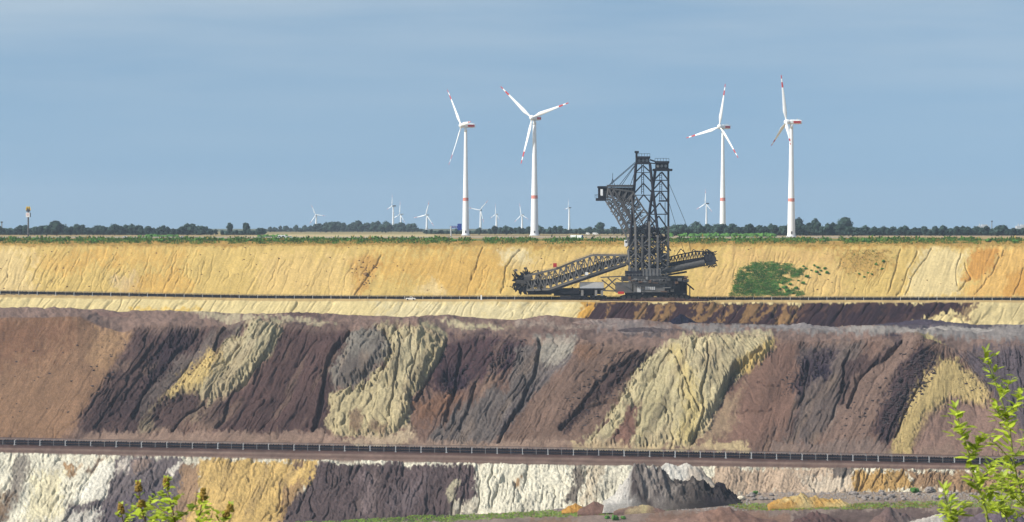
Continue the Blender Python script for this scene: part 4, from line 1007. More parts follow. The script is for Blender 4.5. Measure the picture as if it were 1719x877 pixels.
def tree(px, py_top, Y, k, label, group, wid=1.0):
    H = max(4.0, (HOR-py_top)/F*Y + CAMZ); s = H/12
    o = empty('tree', ((px-CX)/F*Y, Y, 0), (0, 0, random.uniform(0, 6.28))); o.scale = (s*wid, s*wid, s); tag(o, label, 'tree', group)
    link('crown', protos[k][0], o); link('trunk', protos[k][1], o); return o
random.seed(77)
TOP = [(-60,382),(0,383),(20,383),(50,384),(80,379),(96,376),(110,383),(150,382),(200,381),(262,383),(300,383),(330,379),(345,381),(360,387),(430,388),(480,384),(520,381),(560,377),(620,376),(650,378),(690,380),(712,386),(740,390),(800,388),(830,385),(870,384),(950,385),(1000,386),(1050,385),(1130,381),(1180,381),(1230,380),(1280,381),(1320,379),(1400,380),(1440,383),(1500,385),(1560,385),(1620,384),(1719,384),(1800,383)]
def region(px):
    if px < 84: return 'bluish tree in the treeline around the tall pole sign at far left', 'trees around the pole sign'
    if px < 200: return 'bluish tree in the left treeline beside its tallest round tree', 'trees beside the tallest round tree'
    if px < 365: return 'bluish tree in the far treeline at the left, near the tall pole sign', 'trees of the left treeline'
    if px < 450: return 'dark tree in the gap between left treeline and far wood', 'trees before the far wood'
    if px < 540: return 'dark tree in the left end of the far wood, left of the lone small turbine', 'trees at the left end of the far wood'
    if px < 620: return 'dark tree in the middle of the far wood under the open sky', 'trees in the middle of the far wood'
    if px < 715: return 'dark tree at the right end of the far wood below two close turbines', 'trees at the right end of the far wood'
    if px < 775: return 'low hedge tree between far wood and leftmost tall turbine, near the blue sign', 'hedge trees near the blue sign'
    if px < 893: return 'low hedge tree between the two left tall wind turbines', 'hedge trees between the left turbines'
    if px < 1000: return 'low hedge tree between the widest rotor turbine and the big round tree', 'hedge trees left of the big round tree'
    if px < 1110: return 'low tree in the treeline behind the excavator tower', 'trees behind the excavator tower'
    if px < 1210: return 'broadleaf tree in the treeline just right of the excavator mast', 'trees beside the excavator mast'
    if px < 1340: return 'broadleaf tree in the treeline between the two right hand tall turbines', 'trees between the right turbines'
    if px < 1450: return 'hedge tree below the biggest dome shaped tree right of the rightmost turbine', 'trees below the dome shaped tree'
    if px < 1560: return 'small hedge tree right of the biggest dome shaped tree, before the thin mast', 'hedge trees before the thin mast'
    if px < 1680: return 'small hedge tree around the thin mast at far right', 'hedge trees around the thin mast'
    return 'small hedge tree at the far right end of the treeline', 'trees of the right treeline'
px = -50.0
while px < 1780:
    top = tab([px], TOP)[0] + random.uniform(-5.5, 2.2)
    Y = random.uniform(2600, 2850) if px < 440 else random.uniform(4000, 4600) if px < 715 else random.uniform(2950, 3200) if px < 1120 else random.uniform(2450, 2700)
    l, g_ = region(px); tree(px, top, Y, random.randrange(6), l, g_, random.uniform(.9, 1.35))
    px += random.uniform(6.0, 10.5)
for px, top, w_, lab in [(92, 372, 1.0, 'tallest round tree right of the tall pole sign'), (386, 375, .8, 'lone dark round tree, left of two left of the far wood'), (414, 375, 1.05, 'wider lone dark round tree, right of two left of the far wood'),
        (1007, 374, 1.15, 'big round tree just left of the excavator'), (1030, 381, 1.0, 'low round tree between the big round tree and the excavator'), (1150, 377, 1.0, 'round tree close to the right of the excavator mast'), (1168, 373, 1.25, 'broad round tree below the small turbine right of the excavator'),
        (1294, 376, .9, 'pointed tree left of the rightmost tall turbine'), (1340, 368, 1.0, 'tall dark tree just right of the rightmost tall turbine'), (1368, 368, .95, 'second tall tree right of the rightmost tall turbine'), (1417, 366, 1.2, 'biggest dome shaped tree in the right treeline')]:
    tree(px, top, 2900 if px > 1120 else 3000 if px > 500 else 2800, random.randrange(6), lab, None, w_)
# low undergrowth that closes the treeline below the crowns
mb = MB(); rnd = random.Random(3)
for k in range(1500):
    px = rnd.uniform(-70, 1790)
    if 352 < px < 376: continue
    Y = rnd.uniform(2900, 3100) if px < 440 else rnd.uniform(4700, 5200) if px < 715 else rnd.uniform(3300, 3500) if px < 1120 else rnd.uniform(2750, 2950); x = (px-CX)/F*Y; top = tab([px], TOP)[0]; h = max(3, ((HOR-top)/F*Y+CAMZ)*rnd.uniform(.55, 1.0))
    mb.ico((x, Y, h*.5), (rnd.uniform(3, 6), 3, h*.52), sub=1, jit=.28, rnd=rnd)
tag(mb.build('undergrowth', M['tree']), 'dense hedge and undergrowth closing the far treeline', 'hedge', kind='stuff')
mb = MB()
for k in range(60):
    px = rnd.uniform(1110, 1300); Y = 2380; mb.ico(((px-CX)/F*Y, Y+rnd.uniform(-40, 40), 1.0), (rnd.uniform(1.5, 3), 2, rnd.uniform(1.2, 2.2)), sub=1, jit=.3, rnd=rnd)
for k in range(40):
    px = rnd.uniform(240, 290) if k < 20 else rnd.uniform(435, 480); Y = 2300; mb.ico(((px-CX)/F*Y, Y+rnd.uniform(-30, 30), .6), (rnd.uniform(1.2, 2.6), 1.5, rnd.uniform(.8, 1.7)), sub=1, jit=.3, rnd=rnd)
tag(mb.build('field_hedge', M['scrub']), 'low green field hedges on the plain before the treeline', 'hedge', kind='stuff')

# ------------------------------------------------------------------ things on the plain
def on_plain(px, Y): return Vector(((px-CX)/F*Y, Y, .05))
def wheelset(b_parent, xs, y, r, mat):
    wm = MB().tube((0, -.12, 0), (0, .12, 0), r, r, 14).mesh('wheel', M['rubber'])
    for x in xs:
        for s in (-1, 1): link('wheel', wm, b_parent, (x, s*y, r))
def prism(prof, w):
    b = MB(); n = len(prof); vs = [(x, -w/2, z) for x, z in prof]+[(x, w/2, z) for x, z in prof]
    b.add(vs, [tuple(range(n)), tuple(reversed(range(n, 2*n)))]+[((i+1) % n, i, n+i, n+(i+1) % n) for i in range(n)]); return b
# car and caravan on the motorway
cv_ = tag(empty('caravan', on_plain(472.5, 1900)), 'white caravan towed behind the white van on the far road', 'caravan')
prism([(-2.6, .5), (-2.75, 1.4), (-2.4, 2.6), (2.3, 2.65), (2.75, 1.6), (2.6, .5)], 2.2).build('body', M['white'], cv_)
b = MB(); b.box((-1.2, -1.11, 1.75), (1.2, .06, .7)); b.build('window', M['glass'], cv_); b = MB(); b.box((1.1, -1.11, 1.75), (1.3, .06, .7)); b.build('window', M['glass'], cv_)
b = MB(); b.bar((2.6, 0, .5), (3.7, 0, .5), .12); b.build('drawbar', M['steel'], cv_); wheelset(cv_, (0,), 1.0, .34, None)
vn_ = tag(empty('van', on_plain(487.5, 1900)), 'white van pulling the caravan on the far road', 'van')
prism([(-2.4, .4), (-2.45, 1.9), (-2.2, 2.1), (.6, 2.1), (1.5, 1.25), (2.5, 1.0), (2.55, .4)], 1.95).build('body', M['white'], vn_)
for x, w_ in ((-1.5, 1.2), (-.1, 1.1)):
    b = MB(); b.box((x, -.99, 1.6), (w_, .05, .55)); b.build('window', M['glass'], vn_)
b = MB(); b.box((1.08, 0, 1.68), (.06, 1.6, .62), 0, Matrix.Rotation(R(-45), 3, 'Y')); b.build('windscreen', M['glass'], vn_); wheelset(vn_, (-1.5, 1.6), .9, .34, None)
# container on the rim road
tk = tag(empty('box_trailer', on_plain(969, 1760)), 'white box trailer with blue end parked at the rim left of the excavator', 'trailer', None); tk.rotation_euler = (0, 0, R(-20))
b = MB(); b.box((-.4, 0, 1.9), (7.0, 2.4, 2.3)); b.build('body', M['white'], tk); b = MB(); b.box((3.2, 0, 1.85), (.3, 2.3, 2.2)); b.build('end_panel', M['blue'], tk)
b = MB(); b.box((-.2, 0, .62), (7.4, 1.2, .2)); b.build('chassis', M['steel2'], tk); wheelset(tk, (-2.6, -1.5, 2.4), 1.0, .45, None)
for px in range(2):
    b = MB(); b.box((-2+px*3, -1.22, 2.0), (.08, .05, 2.1)); b.build('side_rib', M['pale'], tk)
for x, w_, lab in ((987, 4.0, 'left of two small white vans on the field left of the excavator mast'), (999.5, 5.5, 'right and longer of two small white vans on the field')):
    v = tag(empty('van', on_plain(x, 2900)), lab, 'van')
    prism([(-w_/2, .4), (-w_/2, 2.3), (w_*.25, 2.3), (w_*.38, 1.4), (w_/2, 1.2), (w_/2, .4)], 2.0).build('body', M['white'], v)
    b = MB(); b.box((w_*.18, -1.02, 1.7), (w_*.18, .05, .6)); b.build('window', M['glass'], v); wheelset(v, (-w_*.3, w_*.32), .9, .36, None)
for x, m_, lab in ((210, 'white', 'tiny white car on the far road left of the caravan'), (306, 'white', 'tiny pale car on the far road right of the other small car'),):
    v = tag(empty('car', on_plain(x, 2104)), lab, 'car')
    prism([(-2.1, .35), (-2.1, .9), (-1.2, 1.0), (-.7, 1.45), (.6, 1.45), (1.2, .95), (2.1, .8), (2.1, .35)], 1.75).build('body', M[m_], v)
    b = MB(); b.box((-.1, -.885, 1.2), (1.4, .04, .35)); b.build('window', M['glass'], v); wheelset(v, (-1.3, 1.35), .8, .32, None)
# sign gantry over the motorway
sg = tag(empty('sign_gantry', on_plain(757, 2100)), 'cantilever road gantry with blue sign beside the leftmost tall turbine', 'road sign')
k = 2100/F
b = MB(); b.tube((0, 0, 0), (0, 0, 20*k), .45, .38, 10); b.build('post', M['galv'], sg)
b = MB(); b.bar((-2*k, 0, 20*k), (11*k, 0, 20*k), .3); b.bar((-2*k, 0, 17*k), (11*k, 0, 17*k), .3)
for i in range(6): b.bar(((-2+i*2.2)*k, 0, 17*k if i % 2 else 20*k), ((.2+i*2.2)*k, 0, 20*k if i % 2 else 17*k), .16)
b.build('arm', M['steel3'], sg)
b = MB(); b.box((14.5*k, -.2, 18.5*k), (7*k, .2, 11*k)); s_ = b.build('sign_panel', M['blue'], sg)
b = MB(); b.box((5.5*k, -.2, 18.5*k), (11*k, .2, 3.6*k)); s2 = b.build('sign_panel', M['blue'], sg)
b = MB()
for q in range(4): b.box(((1.5+2.6*q)*k, -.33, 18.6*k), (1.7*k, .06, .9*k))
b.build('sign_lettering', M['white'], s2)
# tall pole sign
ts = tag(empty('pole_sign', on_plain(47.5, 2400)), 'tall pole sign with yellow arches emblem above a white board', 'sign'); k = 2400/F
b = MB(); b.tube((0, 0, 0), (0, 0, 46*k), .75, .6, 12); b.build('pole', M['steel'], ts)
b = MB(); b.box((-.6*k, -.3*k, 36.5*k), (6.5*k, 2.2*k, 7.5*k)); bd = b.build('board', M['white'], ts)
b = MB(); b.box((-.8*k, -1.45*k, 38*k), (4.0*k, .1, 1.1*k)); b.box((-.8*k, -1.45*k, 35.8*k), (3.2*k, .1, .7*k)); b.build('board_lettering', M['salmon'], bd)
b = MB(); b.box((3.4*k, 0, 36.5*k), (1.2*k, 2.2*k, 7.5*k)); b.build('board_edge', M['steel2'], ts)
b = MB(); b.box((0, 0, 43.2*k), (7*k, 2*k, 1.6*k)); b.box((0, 0, 41.4*k), (5*k, 1.2*k, .8*k)); b.build('bracket', M['steel2'], ts)
b = MB()
for cx_ in (-1.75, 1.75):
    pr = None
    for i in range(15):
        a = math.pi*i/14; q = ((cx_+1.75*math.cos(a))*k, -.2*k, (44.2+6.2*math.sin(a))*k)
        if pr: b.bar(pr, q, .95*k, 1.2*k)
        pr = q
b.build('emblem_arches', M['yellow'], ts)
b = MB(); b.box((0, .7*k, 46.8*k), (6.6*k, .5*k, 5.4*k)); b.build('emblem_panel', M['dark'], ts)
for px, top, base_, Y, w_, lab in ((3, 373, 393, 3600, .9, 'thin grey mast at the far left edge of the treeline'), (1665, 374, 392, 5200, 1.0, 'thin grey mast above the treeline at far right')):
    m_ = tag(empty('mast', on_plain(px, Y)), lab, 'mast'); h = (base_-top)/F*Y
    b = MB(); b.tube((0, 0, 0), (0, 0, h), w_, w_*.6, 8); b.build('pole', M['steel3'], m_); b = MB(); b.box((0, 0, h*.93), (w_*2.6, w_*2, h*.12)); b.build('antenna', M['steel'], m_)
for px, w_, lab in ((1650, 30, 'hazy grey-blue industrial hall beyond the treeline at far right'), (1716, 34, 'hazy industrial block at the right edge beyond the treeline')):
    m_ = tag(empty('industrial_hall', on_plain(px, 6600)), lab, 'building')
    b = MB(); b.box((0, 0, 5), (w_*.8, 20, 10)); b.build('wall', M['pale'], m_); b = MB(); b.box((w_*.1, 0, 11.5), (w_*.4, 16, 3)); b.build('roof_block', M['pale'], m_)
    b = MB(); b.tube((-w_*.25, 0, 10), (-w_*.25, 0, 15), 1.2, 1.0, 10); b.build('chimney', M['pale'], m_)
# things on the upper bench
pk = tag(empty('pickup_truck', ground(690, 503.5, 2)+Vector((0, -9, 0))), 'small white pickup truck on the bench in front of the upper conveyor', 'pickup')
prism([(-2.4, .45), (-2.4, 1.15), (-.4, 1.15), (-.35, 1.75), (.75, 1.75), (1.25, 1.15), (2.4, 1.0), (2.4, .45)], 1.8).build('body', M['white'], pk)
b = MB(); b.box((.2, -.92, 1.42), (.9, .05, .4)); b.build('window', M['glass'], pk); wheelset(pk, (-1.5, 1.5), .82, .38, None)
ps = tag(empty('marker_post', ground(808, 503.5, 2)+Vector((0, -7, 0))), 'white marker post standing before the upper conveyor', 'post')
b = MB(); b.box((0, 0, 1.2), (.7, .5, 2.4)); b.build('panel', M['white'], ps); b = MB(); b.box((0, 0, .1), (1.2, 1.0, .2)); b.build('foot', M['pale'], ps)

# ------------------------------------------------------------------ the excavator
M['steel4'] = new_mat('mid_grey_steel', (0.115, 0.11, 0.105), 0.8, 0.35, 0.35, objvar=0.4)  # lighter copy of the steel, lit look of members put into its colour
M['rust'] = new_mat('rusty_steel', (0.13, 0.075, 0.045), 0.9, 0.4, 0.5)
EY = 1486.0
EXO = PV(1095, 503.5, EY)
ex = tag(empty('bucket_wheel_excavator', EXO), 'huge dark steel mining excavator with two lattice masts standing on the upper bench', 'excavator')
def E(px, py, d=0.0): return PV(px, py, EY+d)-EXO
UNIT = {}
def unit(mat):
    if mat not in UNIT: UNIT[mat] = MB().box((0, 0, 0), (1, 1, 1)).mesh('member', M[mat])
    return UNIT[mat]
def member(name, p, q, w, parent, mat='steel'):
    d = q-p
    if d.length < .05: return None
    o = link(name, unit(mat), parent); o.rotation_mode = 'QUATERNION'; o.rotation_quaternion = d.to_track_quat('Z', 'Y'); o.location = (p+q)/2; o.scale = (w, w, d.length); return o
def sub(name, mb_, mat, parent=None, smooth=False): return mb_.build(name, mat, parent or ex, smooth)
SC_ = EY/F                                    # metres per photo pixel
def boxE(b, x0, y0, x1, y1, d0, d1, mi=0):
    a = E(x0, y1, 0); c = E(x1, y0, 0); b.box(((a.x+c.x)/2, (d0+d1)/2, (a.z+c.z)/2), (abs(c.x-a.x), d1-d0, abs(c.z-a.z)), mi); return b

# -- crawler undercarriage
rnd = random.Random(5)
for (x0, x1, d0) in ((1040, 1098, -9), (1102, 1160, -9), (1042, 1098, 6), (1104, 1158, 6)):
    b = MB(); n = 14; ring = []
    for i in range(n):
        a = 2*math.pi*i/n; s = abs(math.cos(a))**.5*(1 if math.cos(a) > 0 else -1)
        ring.append(((x0+x1)/2+(x1-x0)/2*s, 499+4.6*-math.sin(a)))
    vs = [E(x, y, d0) for x, y in ring]+[E(x, y, d0+3.4) for x, y in ring]
    b.add(vs, [tuple(range(n)), tuple(reversed(range(n, 2*n)))]+[((i+1) % n, i, n+i, n+(i+1) % n) for i in range(n)])
    cr_ = sub('crawler', b, M['steel2'])
    wb = MB().tube((0, -.25, 0), (0, .25, 0), 1.0, 1.0, 12).mesh('roller', M['steel'])
    for q in range(6): link('roller', wb, cr_, E(x0+7+q*(x1-x0-14)/5, 499.5, d0-.1))
b = MB(); boxE(b, 1050, 488, 1152, 497, -7, 8); boxE(b, 1066, 478, 1140, 489, -8, 8); sub('undercarriage', b, M['steel2'])
b = MB(); c = E(1100, 476, 0); b.tube(c+Vector((0, 0, -1.2)), c+Vector((0, 0, 1.4)), 12.5, 12.5, 36); sub('slewing_ring', b, M['steel'])
# -- machinery house
b = MB(); boxE(b, 1033, 474, 1060, 491, -11, 2); hs = sub('switch_house', b, M['steel4'])
b = MB(); boxE(b, 1062, 476, 1114, 490, -12, 4); h2 = sub('machine_house', b, M['steel4'])
b = MB(); boxE(b, 1060, 472.6, 1118, 475.6, -13, 5); sub('house_roof', b, M['steel'], h2)
for q in range(5):
    b = MB(); boxE(b, 1081.5+q*3.4, 480.5, 1084+q*3.4, 486, -12.2, -12.02); sub('window', b, M['pale'], h2)
b = MB(); boxE(b, 1068, 480, 1074, 490, -12.2, -12.02); sub('door', b, M['pale'], h2)
b = MB(); boxE(b, 1112, 464, 1152, 499, -6, 12); h3 = sub('drive_house_and_shade', b, M['steel2'])  # dark box, made larger to stand for shade under the discharge boom
b = MB(); b.add([E(1112, 467, -12), E(1145, 468, -12), E(1166, 486, -12), E(1164, 487.6, -12), E(1143, 470, -12), E(1112, 469.5, -12)]+[E(1112, 467, 12), E(1145, 468, 12), E(1166, 486, 12), E(1164, 487.6, 12), E(1143, 470, 12), E(1112, 469.5, 12)],
    [(0, 5, 4, 3, 2, 1), (6, 7, 8, 9, 10, 11)]+[(i, (i+1) % 6, 6+(i+1) % 6, 6+i) for i in range(6)]); sub('canopy_roof', b, M['steel2'])
for x in (1118, 1132, 1146, 1158): member('canopy_post', E(x, 470 + max(0, x-1145)*.8, -11.5), E(x, 497, -11.5), .5, ex, 'steel2')
b = MB(); boxE(b, 1036, 489, 1046, 493, -13, -10.5); sub('red_cabinet', b, M['red'])
b = MB(); boxE(b, 973, 474, 1013, 484, -4, 5); eh = sub('transformer_house', b, M['pale'])
b = MB(); boxE(b, 970, 484, 1016, 487, -5, 6); sub('base_frame', b, M['steel2'], eh)
b = MB(); boxE(b, 974, 487, 1012, 494, -3, 5); sub('bogie', b, M['steel2'], eh)
for x in (977, 1000, 1010):
    b = MB(); boxE(b, x-2, 487, x+2, 501, -5, -3.5); sub('house_leg', b, M['steel3'], eh)
for (x0, x1) in ((958, 986), (990, 1018)):
    b = MB(); boxE(b, x0, 496.5, x1, 502.5, -5, -2); boxE(b, x0+3, 495.4, x1-3, 503.2, -4.9, -2.1); sub('crawler', b, M['steel2'])
for k_ in range(34):
    x = rnd.uniform(1034, 1150); y = rnd.choice([rnd.uniform(466, 474), rnd.uniform(470, 476), rnd.uniform(486, 497)]); w_ = rnd.uniform(2, 7); h_ = rnd.uniform(1.5, 5); d = rnd.uniform(-13.5, -10.5)
    sub('equipment_box', boxE(MB(), x, y-h_, x+w_, y, d, d+2), M[rnd.choice(['steel', 'steel2', 'steel4', 'steel3', 'rust'])])
for k_ in range(16):
    x = rnd.uniform(1034, 1150); y = rnd.uniform(462, 494); member('pipe', E(x, y, -13), E(x+rnd.uniform(-14, 14), y+rnd.choice([0, 0, rnd.uniform(-8, 8)]), -13), .35, ex, rnd.choice(['steel', 'steel3', 'rust']))
for x in range(1062, 1118, 5): member('railing_post', E(x, 472.6, -13), E(x, 469.2, -13), .14, h2, 'steel3')
member('handrail', E(1062, 469.2, -13), E(1117, 469.2, -13), .15, h2, 'steel3')
# -- slewing deck with walkways
b = MB(); boxE(b, 1044, 464, 1120, 472, -10, 10); dk = sub('slewing_deck', b, M['steel'])
b = MB(); boxE(b, 1078, 451, 1108, 463, -8.5, -1); gb = sub('gear_house', b, M['steel4'])
for q in range(5):
    b = MB(); boxE(b, 1080+q*6, 451.5, 1080.8+q*6, 462.6, -8.7, -8.48); sub('panel_rib', b, M['steel2'], gb)
b = MB(); boxE(b, 1050, 455, 1078, 465, -7, 7); sub('winch_house', b, M['steel2'], dk)
b = MB(); boxE(b, 1055, 449, 1070, 456, -6, 3); sub('winch_drum', b, M['steel'], dk)
for x in range(1044, 1120, 6): member('railing_post', E(x, 464, -10), E(x, 460.5, -10), .12, dk, 'steel3')
member('handrail', E(1044, 460.5, -10), E(1120, 460.5, -10), .13, dk, 'steel3')

def truss(name, topc, botc, d, wc, wb_, n, mat='steel', cross=True, x_brace=False):
    """two lattice sides at depth -d and +d; topc, botc are photo polylines; members are parts of the boom"""
    root = empty(name, (0, 0, 0)); root.parent = ex
    def samp(pl, t):
        xs = [p[0] for p in pl]; L_ = [0]
        for a, c_ in zip(pl[:-1], pl[1:]): L_.append(L_[-1]+math.hypot(c_[0]-a[0], c_[1]-a[1]))
        s = t*L_[-1]; return (float(np.interp(s, L_, xs)), float(np.interp(s, L_, [p[1] for p in pl])))
    for s in (-d, d):
        for pl in (topc, botc):
            for a, c_ in zip(pl[:-1], pl[1:]): member('chord', E(*a, s), E(*c_, s), wc, root, mat)
        for i in range(n):
            t0, t1 = i/n, (i+1)/n
            a, c_ = samp(topc, t0), samp(botc, t1); e, f_ = samp(botc, t0), samp(topc, t1)
            if x_brace or i % 2 == 0: member('brace', E(*e, s), E(*f_, s), wb_, root, mat)
            if x_brace or i % 2 == 1: member('brace', E(*a, s), E(*c_, s), wb_, root, mat)
            member('strut', E(*a, s), E(*e, s), wb_*.8, root, mat)
    if cross:
        for i in range(n+1):
            t0 = i/n; p = samp(topc, t0); q = samp(botc, t0)
            member('cross_beam', E(*p, -d), E(*p, d), wb_, root, mat); member('cross_beam', E(*q, -d), E(*q, d), wb_, root, mat)
    return root, samp

# -- bucket wheel boom (to the left)
wb, sampw = truss('wheel_boom', [(1052, 429), (995, 428.5), (965, 439), (934, 452), (903, 459), (880, 464)], [(1052, 442.5), (985, 463.5), (921, 486), (884, 487)], 4.5, 1.05, .6, 17, 'steel4', True, True)
b = MB()
for s0, s1 in (((1052, 440), (925, 481)), ((925, 481), (888, 484))):
    vs = [E(s[0], s[1]+k, d) for s in (s0, s1) for d in (-2.6, 2.6) for k in (-13, -2.0)]
    b.add(vs, [(0, 1, 3, 2), (4, 6, 7, 5), (0, 4, 5, 1), (2, 3, 7, 6), (0, 2, 6, 4), (1, 5, 7, 3)])
sub('boom_conveyor', b, M['rubber'], wb)
b = MB()
for s0, s1 in (((1052, 444.5), (922, 489)),):
    vs = [E(s[0], s[1]+k, d) for s in (s0, s1) for d in (-4.9, 4.4) for k in (-4.2, 2.2)]
    b.add(vs, [(0, 1, 3, 2), (4, 6, 7, 5), (0, 4, 5, 1), (2, 3, 7, 6), (0, 2, 6, 4), (1, 5, 7, 3)])
sub('belt_underside_shade', b, M['steel2'], wb)  # dark bar, thickened to stand for the shaded belt underside
b = MB(); boxE(b, 982, 457, 987, 462, -5.2, -4.9); sub('sign_plate', b, M['white'], wb)
b = MB(); boxE(b, 928.5, 442, 934.5, 449, -3, -1); sub('red_cabinet', b, M['red'], wb)
for i in range(26): 
    t = i/25; p = sampw([(1052, 429), (995, 428.5), (965, 439), (934, 452), (903, 459)], t); member('railing_post', E(p[0], p[1], -4.5), E(p[0], p[1]-3.4, -4.5), .14, wb, 'steel3')
for a, c_ in (((1052, 425.6), (995, 425.1)), ((995, 425.1), (965, 435.6)), ((965, 435.6), (934, 448.6)), ((934, 448.6), (903, 455.6))): member('handrail', E(*a, -4.5), E(*c_, -4.5), .15, wb, 'steel3')
# wheel with buckets
wc = E(879, 476, -1); wr = 17.5*SC_
b = MB(); b.tube(wc+Vector((0, -1.3, 0)), wc+Vector((0, 1.3, 0)), wr*.80, wr*.80, 28)
bw = sub('bucket_wheel', b, M['steel2'], wb)
b = MB(); b.tube(wc+Vector((0, -1.7, 0)), wc+Vector((0, -1.3, 0)), wr*.3, wr*.26, 16); sub('wheel_hub', b, M['steel3'], wb)
for i in range(8):
    a = 2*math.pi*i/8; member('spoke', wc+Vector((math.cos(a)*wr*.25, -1.45, math.sin(a)*wr*.25)), wc+Vector((math.cos(a)*wr*.8, -1.4, math.sin(a)*wr*.8)), .35, wb, 'steel')
for i in range(12):
    a = 2*math.pi*i/12+.1; u = Vector((math.cos(a), 0, math.sin(a))); t_ = Vector((-math.sin(a), 0, math.cos(a))); b = MB()
    p0 = wc+u*wr*.78; vs = []
    for y in (-1.7, 1.7): vs += [p0+t_*-.9+Vector((0, y, 0)), p0+t_*.9+Vector((0, y, 0)), p0+t_*1.35+u*wr*.36+Vector((0, y*.9, 0)), p0+t_*-.2+u*wr*.26+Vector((0, y*.9, 0))]
    b.add(vs, [(0, 1, 2, 3), (7, 6, 5, 4), (0, 4, 5, 1), (1, 5, 6, 2), (2, 6, 7, 3), (3, 7, 4, 0)]); sub('bucket', b, M['steel2'], wb)
b = MB(); boxE(b, 866, 470, 884, 476, -4.6, -2.4); boxE(b, 880, 462, 892, 471, -5, -2); sub('wheel_drive', b, M['steel'], wb)
for x, y in ((866, 452), (882, 449), (889, 455)): member('signal_mast', E(x, 468, -3), E(x, y, -3), .35, wb, 'steel2')
for x, y in ((866, 454), (882, 451)): b = MB(); boxE(b, x-2.6, y-2, x+2.6, y+1.6, -3.6, -2.4); sub('lamp_box', b, M['steel'], wb)
b = MB()
for k_ in range(150):
    x = rnd.uniform(862, 912); y = rnd.uniform(458, 492); d = rnd.uniform(-5, 4); b.bar(E(x, y, d), E(x+rnd.uniform(-7, 7), y+rnd.uniform(-7, 7), d+rnd.uniform(-2, 2)), rnd.uniform(.25, .55))
for k_ in range(110):
    t = rnd.random(); x = 905+145*t; yt = np.interp(x, [903, 934, 965, 995, 1052], [459, 452, 439, 428.5, 429]); yb = np.interp(x, [905, 921, 985, 1052], [487, 486, 463.5, 442.5]); y = yt+(yb-yt)*rnd.random(); dx = rnd.uniform(-8, 8); b.bar(E(x, y, rnd.uniform(-3, 3)), E(x+dx, y-dx*.3+rnd.uniform(-4, 4), rnd.uniform(-3, 3)), rnd.uniform(.25, .5))
tag(sub('wheel_head_steelwork', b, M['steel2'], wb), kind='stuff')
# support of the boom on the bench
b = MB(); boxE(b, 930, 488, 1000, 497, 0, 6); sub('lower_conveyor', b, M['steel2'])
for p, q in (((1010, 470), (1034, 489)), ((1034, 468), (1012, 488)), ((1008, 466), (1046, 464)), ((1020, 466), (1034, 480)), ((1012, 488), (1034, 489))):
    for d in (-8, -3): member('tie_brace', E(*p, d), E(*q, d), .6, ex, 'steel')
for p, q in (((921, 487), (940, 496)), ((940, 496), (958, 487)), ((958, 487), (972, 494)), ((900, 487), (915, 494)), ((948, 487), (948, 500)), ((961, 482), (961, 500))): member('support_strut', E(*p, -3), E(*q, -3), .8, ex, 'steel2')
b = MB(); boxE(b, 925, 484, 972, 493, -4, 2); boxE(b, 886, 486, 926, 495, -3, 2); sub('support_frame', b, M['steel2'])
b = MB(); boxE(b, 940, 497, 958, 503, -5, -2); sub('support_crawler', b, M['steel2'])

# -- discharge boom (to the right) with its ribbed tube
db = empty('discharge_boom', (0, 0, 0)); db.parent = ex
b = MB(); n = 34; A0, A1 = Vector((1106, 457.5)), Vector((1183, 441.5))
for i in range(n):
    p = A0.lerp(A1, i/n); q = A0.lerp(A1, (i+.55)/n); r_ = A0.lerp(A1, (i+1)/n)
    b.tube(E(p.x, p.y, -4), E(q.x, q.y, -4), 1.72, 1.72, 14, 0, i == 0); b.tube(E(q.x, q.y, -4), E(r_.x, r_.y, -4), 1.5, 1.5, 14, 0, False)
sub('ribbed_tube', b, M['steel4'], db)
tb, samp_d = truss('discharge_lattice', [(1092, 440), (1140, 428), (1170, 422), (1198, 424)], [(1092, 455), (1140, 447), (1196, 438)], 3.4, .6, .42, 18, 'steel2', True, True); tb.name = 'discharge_lattice'
b = MB()
for s0, s1 in (((1094, 454), (1196, 437)),):
    vs = [E(s[0], s[1]+k, d) for s in (s0, s1) for d in (-2.2, 2.2) for k in (-8, -1)]
    b.add(vs, [(0, 1, 3, 2), (4, 6, 7, 5), (0, 4, 5, 1), (2, 3, 7, 6), (0, 2, 6, 4), (1, 5, 7, 3)])
sub('belt', b, M['rubber'], db)
b = MB(); c = E(1192, 436, 0); b.tube(c+Vector((0, -3.6, 0)), c+Vector((0, 3.6, 0)), 2.9, 2.9, 20); hd = sub('head_pulley', b, M['dark'], db)
b = MB(); boxE(b, 1183, 428, 1198, 442, -3.2, 3.2); sub('head_chute', b, M['steel2'], db)
b = MB()
for k_ in range(120):
    x = rnd.uniform(1180, 1202); y = rnd.uniform(421, 447); b.bar(E(x, y, rnd.uniform(-4, 4)), E(x+rnd.uniform(-4, 4), y+rnd.uniform(-4, 4), rnd.uniform(-4, 4)), rnd.uniform(.2, .5))
tag(sub('head_steelwork', b, M['steel2'], db), kind='stuff')
for x in range(1100, 1196, 8):
    y = 441.5-(x-1098)*.175; member('roller_frame', E(x, y, -3.3), E(x, y-4, -3.3), .3, db)
for p, q in (((1136, 428), (1143, 418)), ((1143, 418), (1152, 427)), ((1160, 425), (1164, 419)), ((1164, 419), (1172, 424))): member('a_frame', E(*p, -3), E(*q, -3), .4, db, 'steel2')
member('lower_strut', E(1108, 464, 2), E(1153, 456.5, 2), .9, db, 'steel2')
